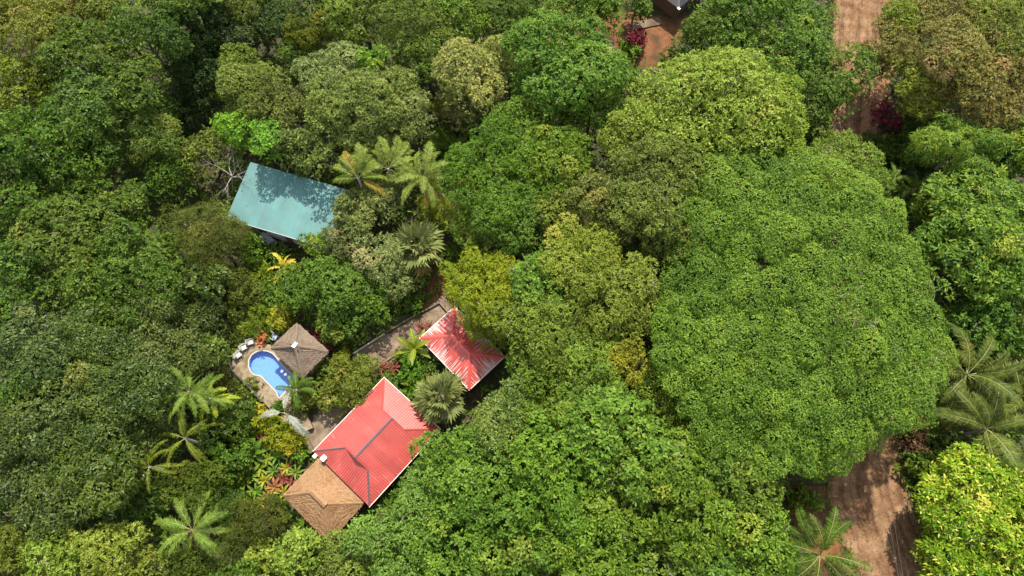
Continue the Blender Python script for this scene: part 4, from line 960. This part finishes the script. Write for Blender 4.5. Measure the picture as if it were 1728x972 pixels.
bush(440, 570, 9, 1.3, 'sparse', 'orange', 'small orange shrub beside the deck chairs', 1.2)
bush(455, 500, 26, 1.6, 'small', 'mid', 'green shrub below the yellow palm', 1.1)
bush(425, 425, 30, 2, 'broad', 'mid', 'green shrub below the left corner of the teal roof', .85)
bush(470, 425, 18, 1.2, 'sparse', 'mid', 'leafy shrub beside the grey stair', .9)
bush(590, 650, 42, 2.2, 'small', 'yg', 'big yellow olive shrub between pool hut and red roof', .70)
bush(618, 622, 24, 1.5, 'small', 'yg', 'yellow olive shrub beside the driveway', .66)
bush(560, 680, 26, 1.5, 'small', 'yg', 'yellow olive shrub at the left end of the driveway', .66)
bush(520, 665, 22, 1.2, 'small', 'olive', 'olive shrub below the pool hut', .95)
bush(545, 620, 16, .9, 'small', 'olive', 'low olive shrub at the right corner of the pool hut', .95)
bush(505, 690, 18, 1.0, 'small', 'olive', 'olive shrub behind the silvery palm', .85)
bush(488, 745, 22, 1.6, 'small', 'gold', 'golden green hedge mound above the thatched wing', .62, hue=(.9, 1, .8))
bush(460, 722, 22, 1.5, 'small', 'gold', 'golden green hedge mound below the terrace rail', .66, hue=(.9, 1, .8))
bush(440, 700, 13, 1.2, 'small', 'gold', 'small yellow shrub at the end of the terrace rail', .9)
bush(545, 570, 16, 1.4, 'sparse', 'redleaf', 'dark red leaved shrub at the right of the pool hut', .55)
bush(690, 620, 24, 1.2, 'small', 'green', 'green shrub below the banana plant', .75)
bush(700, 655, 22, .9, 'broad', 'mid', 'green shrub at the top left of the round fan palm', 1.0)
bush(660, 640, 16, .8, 'small', 'mid', 'small green shrub at the north corner of the red roof', .9)
bush(745, 235, 26, 1.5, 'rain', 'mid', 'light green shrub right of the grey green dome', 1.2)
bush(752, 178, 15, 3.5, 'small', 'gold', 'bright yellow shrub left of the pale yellowish tree', .85)
bush(735, 360, 30, 1.2, 'thin', 'ypalm', 'grassy green shrub above the grey fan palm', .75)
bush(770, 440, 26, 1.2, 'broad', 'mid', 'green shrub right of the grey fan palm', .9)
bush(785, 310, 14, 1.5, 'sparse', 'orange', 'orange red shrub right of the coconut clump', .9)
bush(832, 385, 12, 6.8, 'sparse', 'redleaf', 'red sprig among bright green crowns', 1.5)
bush(765, 205, 18, 1.0, 'sparse', 'rust', 'rusty brown shrub above the coconut clump', 1.0)
bush(795, 215, 22, 1.5, 'sparse', 'dark', 'dark shrub under the pale yellowish tree', 1.0)
# upper left
tree(50, 40, 72, 10, 'small', 'yg', 'yellow olive tree filling the top left corner', .62, hue=(1.1, .95, 1))
tree(28, 130, 48, 9.5, 'broad', 'yg', 'yellow green tree on the left edge near the top', .68)
tree(120, 5, 46, 9, 'small', 'brown', 'brown tinged tree on the top edge near the left corner', 1.0)
tree(180, 20, 40, 9, 'small', 'yg', 'yellow olive tree on the top edge, second from the left corner', .55)
tree(140, 85, 66, 10.5, 'broad', 'dark', 'dark green tree right of the yellow olive corner tree', 1.05)
tree(240, 58, 58, 10.5, 'broad', 'dark', 'dark green tree in the upper left beside the dark hollow', .95)
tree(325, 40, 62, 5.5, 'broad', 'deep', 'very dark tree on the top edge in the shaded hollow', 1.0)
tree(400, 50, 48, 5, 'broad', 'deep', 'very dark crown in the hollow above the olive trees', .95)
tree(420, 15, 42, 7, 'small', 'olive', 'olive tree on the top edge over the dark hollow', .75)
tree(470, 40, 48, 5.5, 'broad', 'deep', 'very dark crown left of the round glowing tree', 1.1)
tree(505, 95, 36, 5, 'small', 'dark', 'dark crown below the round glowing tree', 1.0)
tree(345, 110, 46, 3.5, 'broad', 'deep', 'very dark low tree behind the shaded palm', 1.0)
tree(60, 235, 82, 11, 'broad', 'dark', 'dark glossy tree on the left edge, upper', 1.04)
tree(150, 180, 72, 11, 'broad', 'dark', 'dark leafy tree in the middle of the upper left forest', 1.01)
tree(225, 145, 52, 9.5, 'broad', 'dark', 'dark leafy crown beside the shaded palm', 0.94)
tree(250, 235, 56, 6.5, 'fine', 'dark', 'dull dark fine leaved tree left of the pale branches', 1.04, hue=(1.1, 1, 1.2))
tree(135, 290, 66, 9.5, 'broad', 'dark', 'dark green tree above the broad left canopy', 0.98)
tree(40, 345, 72, 9, 'broad', 'dark', 'dark tree on the left edge, halfway up', 0.89)
tree(285, 300, 44, 4, 'broad', 'dark', 'shaded dark tree left of the teal roof', 0.77)
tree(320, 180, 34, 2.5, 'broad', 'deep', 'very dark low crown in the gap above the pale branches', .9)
# left middle and lower left: the broad dark canopy
tree(195, 372, 56, 9, 'broad', 'mid', 'mid green crown rising at the top of the left canopy', 0.72)
tree(115, 425, 92, 9.5, 'broad', 'mid', 'mid green tree in the left canopy', 0.73)
tree(215, 470, 78, 9, 'broad', 'mid', 'mid green tree at the right of the left canopy', 0.70)
tree(30, 480, 70, 9, 'broad', 'dark', 'dark green tree on the left edge at mid height', 0.98)
tree(330, 385, 52, 6, 'thin', 'olive', 'brown olive fine twigged tree left of the teal roof', .65)
tree(285, 425, 42, 6, 'broad', 'mid', 'green crown under the brown olive tree', 0.68)
tree(370, 420, 46, 4.5, 'thin', 'olive', 'olive fine twigged tree below the left end of the teal roof', .58)
tree(350, 478, 40, 4.5, 'broad', 'gloss', 'dark grey green tree right of the left canopy', 0.94)
tree(400, 480, 36, 3.0, 'small', 'olive', 'dull olive tree near the yellow palm', .62)
tree(160, 560, 82, 9.5, 'fine', 'gloss', 'dark fine leaved tree in the middle of the left canopy', 0.95)
tree(70, 590, 88, 9.5, 'fine', 'gloss', 'dark fine leaved tree on the left edge below mid height', 1.00)
tree(255, 565, 66, 8, 'fine', 'gloss', 'dark fine leaved tree left of the round glossy shrub', 0.94)
tree(330, 540, 44, 4, 'fine', 'gloss', 'dark fine leaved crown above the round glossy shrub', 0.81)
tree(345, 592, 36, 4, 'broad', 'gloss', 'round glossy green tree left of the deck chairs', 1.11, hue=(1.1, 1.1, .9))
tree(200, 660, 88, 9, 'fine', 'gloss', 'dark fine leaved tree left of the fluffy palm', 1.06)
tree(95, 700, 90, 9.5, 'fine', 'gloss', 'dark fine leaved tree in the lower left canopy', 1.02)
tree(25, 780, 70, 9, 'fine', 'gloss', 'dark fine leaved tree on the left edge, lower', 0.94)
tree(150, 780, 86, 8.5, 'fine', 'gloss', 'dark fine leaved tree left of the spindly palms', 1.00)
tree(85, 850, 68, 8, 'fine', 'gloss', 'dark fine leaved tree above the yellow green corner trees', 0.91)
tree(170, 870, 40, 6, 'fine', 'gloss', 'dark fine leaved crown beside the yellow green bottom trees', 0.89)
tree(250, 740, 48, 5, 'fine', 'gloss', 'dark fine leaved crown behind the spindly palms', 0.89)
tree(28, 655, 18, 11.5, 'broad', 'green', 'small light green sprig on the dark left canopy', .55)
tree(88, 945, 56, 7, 'small', 'yg', 'yellow green tree on the bottom edge at lower left', .88)
tree(185, 942, 60, 6.5, 'small', 'yg', 'yellow green tree on the bottom edge left of the feather palm', .85)
tree(15, 930, 38, 7, 'small', 'yg', 'yellow green tree in the bottom left corner', .62)
tree(245, 958, 34, 5, 'small', 'yg', 'small yellow green crown on the bottom edge near the feather palm', .75)
tree(235, 850, 36, 3.5, 'small', 'mid', 'grey green twiggy tree above the feather palm', 0.64)
tree(285, 815, 34, 2.6, 'small', 'mid', 'light green shrubby tree below the spindly palms', 0.72)
tree(345, 815, 44, 2.6, 'small', 'mid', 'green shrubby tree right of the spindly palms', 0.68)
tree(390, 780, 38, 2.2, 'broad', 'dark', 'dark green tree left of the strappy garden plants', 0.94)
tree(395, 705, 40, 2.5, 'broad', 'dark', 'dark green tree below the terrace rail', 0.81)
tree(355, 740, 36, 2.0, 'broad', 'dark', 'dark shrubby tree right of the spindly palms', 0.85)
tree(440, 885, 48, 2.6, 'thin', 'olive', 'dark olive feathery tree below the garden plants', .52)
tree(385, 860, 36, 2.2, 'thin', 'dark', 'dark feathery tree right of the feather palm', 0.94)
tree(395, 930, 44, 2.4, 'thin', 'olive', 'dark olive grassy tree on the bottom edge', .55)
tree(500, 935, 42, 3.6, 'big', 'pale', 'light green rosette leaved tree on the bottom edge left of the olive tree', 1.2, hue=(1.1, 1.15, .6))
tree(445, 950, 30, 3.0, 'big', 'pale', 'light green rosette leaved crown at the bottom edge', 1.1, hue=(1.1, 1.15, .6))
tree(320, 960, 38, 2.5, 'small', 'mid', 'green shrubby tree under the feather palm on the bottom edge', 0.59)
bush(340, 665, 26, 1.0, 'broad', 'dark', 'dark shrub under the fluffy palm', .9)
bush(385, 650, 26, .6, 'thin', 'olive', 'grassy dull shrub left of the terrace rail', .6)
bush(420, 660, 20, .6, 'sparse', 'olive', 'straggly shrub under the terrace rail', .7)
bush(560, 900 , 16, .6, 'sparse', 'mid', 'little shrub at the south corner of the thatch', .8)
tree(262, 180, 36, 5, 'broad', 'dark', 'dark leafy crown filling the gap left of the dark hollow', .8)
tree(-22, 865, 52, 8, 'fine', 'gloss', 'dark tree mostly beyond the left edge near the bottom', 0.85)
tree(-30, 700, 50, 9, 'fine', 'gloss', 'dark tree mostly beyond the left edge, lower', 0.85)
tree(-25, 250, 46, 10, 'broad', 'dark', 'dark tree mostly beyond the left edge, upper', .95)
tree(1760, 560, 56, 6, 'broad', 'dark', 'dark tree mostly beyond the right edge above the coconut palms', 1.1)
tree(400, 1000, 50, 4, 'small', 'mid', 'green tree mostly beyond the bottom edge at lower left', 0.68)
bush(412, 738, 17, 1.0, 'broad', 'ypalm', 'yellow green leafy shrub left of the golden hedge', .6)
bush(505, 762, 12, 1.0, 'big', 'green', 'small green shrub between golden hedge and white box', .7)
bush(398, 800, 18, 1.0, 'big', 'ypalm', 'light green leafy shrub at the left border of the garden bed', .6)
bush(412, 852, 18, 1.0, 'broad', 'mid', 'green leafy shrub below the garden bed', .85)
bush(470, 862, 16, 1.0, 'big', 'green', 'green leafy shrub under the west corner of the thatch', .6)
bush(446, 728, 12, 1.0, 'sparse', 'orange', 'small orange tinted shrub beside the golden hedge', .8)
bush(418, 690, 16, .8, 'broad', 'mid', 'green shrub at the left tip of the silvery palm', .8)
bush(575, 605, 15, .9, 'small', 'ypalm', 'yellow green shrub between pool hut and driveway', .6)
bush(676, 600, 13, .7, 'small', 'ypalm', 'low yellow green shrub on the driveway kerb', .6)
bush(722, 628, 15, 1.0, 'broad', 'mid', 'green shrub right of the banana plant', .85)
bush(470, 690, 11, .9, 'big', 'green', 'small green shrub at the tip of the terrace', .6)
bush(445, 470, 20, 1.6, 'small', 'ypalm', 'yellow green shrub left of the yellow palm', .6)
bush(690, 505, 22, 1.0, 'big', 'dark', 'big leaved dark shrub at the shaded end of the driveway', 1.0)
# trees just outside the frame, whose crowns lap its edges
tree(-40, 560, 60, 9, 'fine', 'gloss', 'dark tree mostly beyond the left edge', 0.94)
tree(1770, 250, 60, 7, 'palmate', 'fresh', 'green tree mostly beyond the right edge', 1.0)
tree(560, -30, 60, 8, 'broad', 'dark', 'dark tree mostly beyond the top edge', 1.0)
tree(300, -45, 75, 11, 'broad', 'dark', 'tall dark tree beyond the top edge above the hollow', 1.0)

# bare branches
bare_tree(375, 275, 62, 7.5, 'bare pale branched tree at the left end of the teal roof', 4, 6, 3, base=(392, 330), rad=.085)
bare_tree(520, 262, 46, 4.2, 'tangle of bare brown twigs above the teal roof', 9, 9, 3, rad=.06, bark='bark', updown=.25)
bare_tree(560, 255, 34, 3.8, 'smaller tangle of bare twigs near the coconut clump', 14, 8, 3, rad=.05, bark='bark', updown=.2)
bare_tree(595, 455, 26, 6.5, 'grey bare twigs sticking out of the twiggy green tree', 21, 6, 3, rad=.05, updown=.3)

# ---- palms
palm(1632, 632, 95, 7, 'coco', 'upper coconut palm on the right below the fresh green trees', 21, L0=6.2, ll=1.15, lw=.15, npair=32, hang=.55, br=.62, dead=2)
palm(1664, 724, 100, 6.5, 'coco', 'lower coconut palm on the right above the lime tree', 22, L0=6.2, ll=1.15, lw=.15, npair=32, hang=.55, br=.66, dead=2)
palm(1722, 668, 80, 5.5, 'coco', 'coconut palm cut by the right edge', 14, L0=5.0, ll=1.0, lw=.15, npair=30, hang=.55, br=.6, dead=2)
palm(1384, 936, 66, 6.2, 'green', 'dark green palm left of the lower road', 20, L0=5.4, ll=1.0, lw=.12, br=.52, hang=.7)
up = [R(v) for v in (8, 28, 47, 62, 80, 96, 112, 130, 150, 172, 190, -14, 70, 120)]; ue = [3, 2, 2, 1, 1, 0, 1, 2, 2, 3, 4, 4, 2, 2]
palm(604, 300, 50, 9.2, 'coco', 'leftmost coconut palm of the clump above the grey crowns', 14, L0=4.6, ll=.95, lw=.12, hang=.5, br=1.12, group='coconut clump right of the teal roof', az=up, els=ue, dead=3, npair=32)
palm(655, 284, 55, 9.6, 'coco', 'middle coconut palm of the clump', 14, L0=4.6, ll=.95, lw=.12, hang=.5, br=1.12, group='coconut clump right of the teal roof', az=up, els=ue, npair=32)
palm(714, 298, 60, 9.2, 'coco', 'rightmost coconut palm of the clump', 16, L0=4.6, ll=.95, lw=.12, hang=.5, br=1.12, group='coconut clump right of the teal roof', dead=3, npair=32)
palm(318, 662, 54, 8.4, 'fluff', 'fluffy bright green palm left of the terrace', 20, L0=3.9, ll=.66, lw=.065, npair=38, hang=.3, fwd=.8)
palm(355, 672, 36, 6.5, 'ypalm', 'yellow green palm behind the fluffy palm', 10, L0=2.8, ll=.55, lw=.11, npair=28, hang=.2, fwd=.8)
palm(325, 895, 60, 5.0, 'fluff', 'feather palm with light green plumes in the lower left', 19, L0=4.3, ll=.72, lw=.065, npair=38, hang=.3, fwd=.85)
palm(312, 740, 54, 6.8, 'ypalm', 'spindly palm with narrow arched fronds, upper one', 11, L0=3.9, ll=.55, lw=.06, npair=24, hang=.9, fwd=.7)
palm(252, 788, 46, 7.0, 'ypalm', 'spindly palm with narrow arched fronds, lower one', 10, L0=3.5, ll=.55, lw=.06, npair=24, hang=.9, fwd=.7)
palm(478, 452, 32, 2.6, 'palmgold', 'golden yellow palm below the teal roof', 10, L0=2.5, ll=.5, lw=.09, hang=.15, fwd=.8)
palm(480, 697, 58, 4.2, 'silver', 'silvery palm with few broad fronds over the terrace', 4, L0=4.0, ll=.85, lw=.075, npair=44, hang=.25, fwd=.75, az=[R(178), R(95), R(-38), R(-52)], els=[3, 3, 3, 4], trunk=.10)
palm(500, 658, 32, 3.6, 'green', 'small dark palm at the lower corner of the pool', 12, L0=2.5, ll=.5, lw=.08, br=.55, hang=.4)
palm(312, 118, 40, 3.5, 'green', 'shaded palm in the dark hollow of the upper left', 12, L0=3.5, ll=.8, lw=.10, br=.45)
palm(1545, 318, 46, 3.0, 'fresh', 'feathery fan leaved palm below the slanting stem', 14, L0=3.3, ll=.6, lw=.10, br=.9)
palm(1510, 300, 34, 2.4, 'fresh', 'small feathery palm at the right rim of the giant tree', 12, L0=2.6, ll=.5, lw=.10, br=.85)
palm(765, 250, 40, 1.8, 'green', 'vivid green palm like plant right of the coconut clump', 12, L0=2.6, ll=.45, lw=.09, br=.8)
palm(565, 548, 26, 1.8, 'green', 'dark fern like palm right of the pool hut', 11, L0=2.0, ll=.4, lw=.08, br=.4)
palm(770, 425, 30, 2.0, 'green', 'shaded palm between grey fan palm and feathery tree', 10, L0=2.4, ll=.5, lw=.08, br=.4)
fan_palm(744, 668, 50, 4.6, 'round fan palm between the two red roofs', 40, br=.9)
fan_palm(705, 418, 50, 4.6, 'grey green fan palm below the coconut clump', 38, br=1.0)
fan_palm(520, 892, 30, 1.6, 'low fan palm at the lower corner of the thatched wing', 20, lf='fluff', br=.75)
rosette_plant(700, 588, 36, 'banana plant with broad leaves beside the driveway', 'ypalm', 9, .24, 1.8, 'banana_plant', 'plant', split=True, br=.85)
rosette_plant(430, 765, 28, 'big leaved green garden plant with paddle leaves', 'green', 9, .30, .9, 'paddle_plant', 'plant', split=True, br=.7)
rosette_plant(580, 560, 24, 'big leaved dark plant right of the red leaved shrub', 'green', 8, .34, .9, 'paddle_plant', 'plant', br=.5)
for x, y, r, lb in [(655, 622, 22, 'burgundy strap leaved plant above the north corner of the red roof'), (717, 552, 18, 'burgundy strap leaved plant at the left eave of the pavilion'),
                    (535, 562, 19, 'burgundy strap leaved plant at the right edge of the pool hut'), (490, 783, 9, 'small burgundy plant above the thatched wing'), (542, 580, 14, 'small burgundy plant at the right of the pool hut')]:
    for k in range(3 if r > 15 else 1):
        rosette_plant(x+(k-1)*r*.42*(r > 15), y+(k % 2)*r*.35, r*.72, lb if k == 0 else lb.replace('burgundy', 'lesser burgundy' if k == 1 else 'dull burgundy'), 'redleaf', 12, .14, .7, 'cordyline', 'plant', group='burgundy plants')
gr_ = random.Random(8); cols = ['ypalm', 'green', 'gold', 'ypalm', 'green', 'redleaf', 'fluff', 'gold', 'orange']; nm = {'ypalm': 'yellow green', 'green': 'deep green', 'gold': 'golden', 'redleaf': 'dark red', 'fluff': 'light green', 'orange': 'orange'}
spots = [(452, 775), (470, 770), (485, 790), (440, 790), (462, 795), (478, 808), (425, 800), (446, 812), (465, 822), (410, 795), (432, 828), (455, 838), (416, 815), (470, 845), (492, 812), (500, 798), (440, 850), (408, 780), (424, 845), (402, 822), (478, 832), (448, 760), (496, 770), (415, 770)]
where = ['below the golden hedge', 'at the foot of the golden hedge', 'left of the thatched wing', 'beside the paddle leaved plant', 'in the middle of the strappy bed', 'close to the thatch edge', 'at the left of the strappy bed', 'in the heart of the bed', 'under the thatch corner', 'on the left border of the bed', 'at the lower left of the bed', 'at the bottom of the bed', 'left of the bed by dark shrubs', 'below the thatch west corner', 'touching the thatch eave', 'beside the white rainwater box', 'lowest in the bed', 'above the orange one at the left', 'at the lowest left corner of the bed', 'farthest left in the bed', 'just off the thatch west corner', 'right of the paddle leaved plant', 'between hedge and thatch', 'above left of the paddle leaved plant']
for k, (x, y) in enumerate(spots):
    lf = cols[k % 9]
    rosette_plant(x, y, gr_.uniform(14, 21), '%s strappy garden plant %s' % (nm[lf], where[k]), lf, 12, .19, .35, 'strappy_plant', 'plant', 'strappy plants in the garden bed', br=.95)
# low plants that close the gaps between the trunks: nobody could count them
def undergrowth():
    rng = np.random.default_rng(77); n = 40000
    p = np.stack([rng.uniform(-78, 78, n), rng.uniform(-12, 86, n), np.zeros(n)], 1)
    cl = np.sin(p[:, 0]*.55+1.7*np.sin(p[:, 1]*.31))*np.sin(p[:, 1]*.47+1.1*np.sin(p[:, 0]*.23))
    tall = np.where((p[:, 0] > -52) & (p[:, 0] < -4) & (p[:, 1] < 42), 1., 2.6); p[:, 2] = np.clip(.2+1.3*tall*(cl+.35)*rng.random(n)+.3*rng.random(n), .05, 4.2)
    ok = np.array([not any(inside((a[0], a[1]), f) for f in FOOT+EXTRA) for a in p]); ok &= rng.random(n) < .55+.45*(cl > -.3); p = p[ok]; n = len(p)
    N = nrm(np.array([0, 0, 1.])+rng.normal(0, .35, (n, 3)))
    V, tn = rosettes(p, N, dict(L=.66, w=.25, k=4, el=.45), rng, 1., np.full(n, .4)+.25*cl[ok]+rng.normal(0, .15, n))
    TRI[0] += 2*len(tn); tag(link('undergrowth', quads('undergrowth', V, tn, M['L_mid'])), kind='stuff')
EXTRA = [poly_px([(400, 760, 510, 740), (395, 860, 500, 860)]), poly_px([(905, 35, 930, 75), (1060, 25, 1050, 105), (1165, 30, 1130, 115)]), poly_px([(1340, 830, 1400, 820), (1350, 980, 1440, 970)]), poly_px([(570, 650, 610, 690), (505, 735, 540, 775)]), poly_px([(1484, 110, 1512, 110), (1444, 280, 1478, 280)])]
undergrowth()
# forest beyond the picture: copies of the trees above, standing outside every edge
src = [o for o in C.objects if o.type == 'EMPTY' and o.get('category') == 'tree' and o.name.startswith('broadleaf_tree')]
src = [o for o in src if any(ch.name.startswith('crown') and max(ch.dimensions.x, ch.dimensions.y) > 9 and max(ch.dimensions.x, ch.dimensions.y) < 17 for ch in o.children)]
fr = random.Random(12)
for k, (x, y) in enumerate([(1830, 130), (1860, 420), (1850, 640), (1850, 860), (1790, 1060), (1690, 1110), (1380, 1090), (1240, 1100), (1090, 1095), (930, 1090), (780, 1085), (640, 1090), (500, 1100), (330, 1095), (160, 1090), (10, 1080), (-110, 960), (-120, 780), (-130, 600), (-130, 420), (-140, 240), (-150, 60), (30, -110), (220, -120), (430, -120), (680, -110), (860, -115), (1010, -120), (1300, -110), (1640, -110), (1800, -60)]):
    o = src[(k*7) % len(src)]; n_ = o.copy(); C.objects.link(n_); q = P(x, y, 0); n_.location = (q.x, q.y, -.15); n_.rotation_euler = (0, 0, fr.uniform(0, 6.28))
    n_['label'] = 'leafy forest tree standing beyond the edges of the photo'; n_['group'] = 'forest trees beyond the photo edges'
    for ch in o.children:
        m_ = ch.copy(); C.objects.link(m_); m_.parent = n_
def verge():
    rng = np.random.default_rng(31); pts = []
    for k in range(len(ROADROWS)-1):
        for s0 in (0, 2):
            a = P(ROADROWS[k][s0], ROADROWS[k][s0+1]); b = P(ROADROWS[k+1][s0], ROADROWS[k+1][s0+1]); n = int((b-a).length*9)
            for f in rng.random(n):
                p = a.lerp(b, f); o = abs(rng.normal(0, .55))*(1 if rng.random() < .6 else -1.2)
                pts.append((p.x+(o if s0 == 0 else -o)*(1 if math.sin(p.y*1.1+s0)+rng.normal(0, .5) > -.2 else -.6), p.y, .05))
    p = np.array(pts); n = len(p)
    V, tn = rosettes(p, nrm(np.array([0, 0, 1.])+rng.normal(0, .3, (n, 3))), dict(L=.34, w=.10, k=5, el=.6, tri=1), rng, 1., np.full(n, .5)+rng.normal(0, .2, n))
    TRI[0] += len(tn); tag(link('roadside_weeds', quads('roadside_weeds', V, tn, M['L_mid'], k=3)), kind='stuff')
    n = 900; k = rng.integers(0, len(ROADROWS)-1, n); f = rng.random(n); g = rng.beta(.6, .6, n); V = []
    for i in range(n):
        r0, r1 = ROADROWS[k[i]], ROADROWS[k[i]+1]; a = P(r0[0], r0[1]).lerp(P(r1[0], r1[1]), f[i]); b = P(r0[2], r0[3]).lerp(P(r1[2], r1[3]), f[i]); p = a.lerp(b, g[i]); t = rng.uniform(0, 6.28); s = rng.uniform(.05, .13); c_, s_ = math.cos(t)*s, math.sin(t)*s
        V += [(p.x-c_, p.y-s_, .11), (p.x+s_*.5, p.y-c_*.5, .13), (p.x+c_, p.y+s_, .11), (p.x-s_*.5, p.y+c_*.5, .13)]
    for i in range(420):                                # and along the driveway
        p = P(rng.uniform(520, 760), rng.uniform(510, 770)); 
        if not inside((p.x, p.y), FOOT[-1]): continue
        t = rng.uniform(0, 6.28); s = rng.uniform(.05, .12); c_, s_ = math.cos(t)*s, math.sin(t)*s
        V += [(p.x-c_, p.y-s_, .10), (p.x+s_*.5, p.y-c_*.5, .12), (p.x+c_, p.y+s_, .10), (p.x-s_*.5, p.y+c_*.5, .12)]
    tag(link('fallen_leaves', quads('fallen_leaves', np.array(V), rng.uniform(0, .7, len(V)//4), M['L_rust'])), kind='stuff')
verge()
print('foliage triangles', TRI[0])
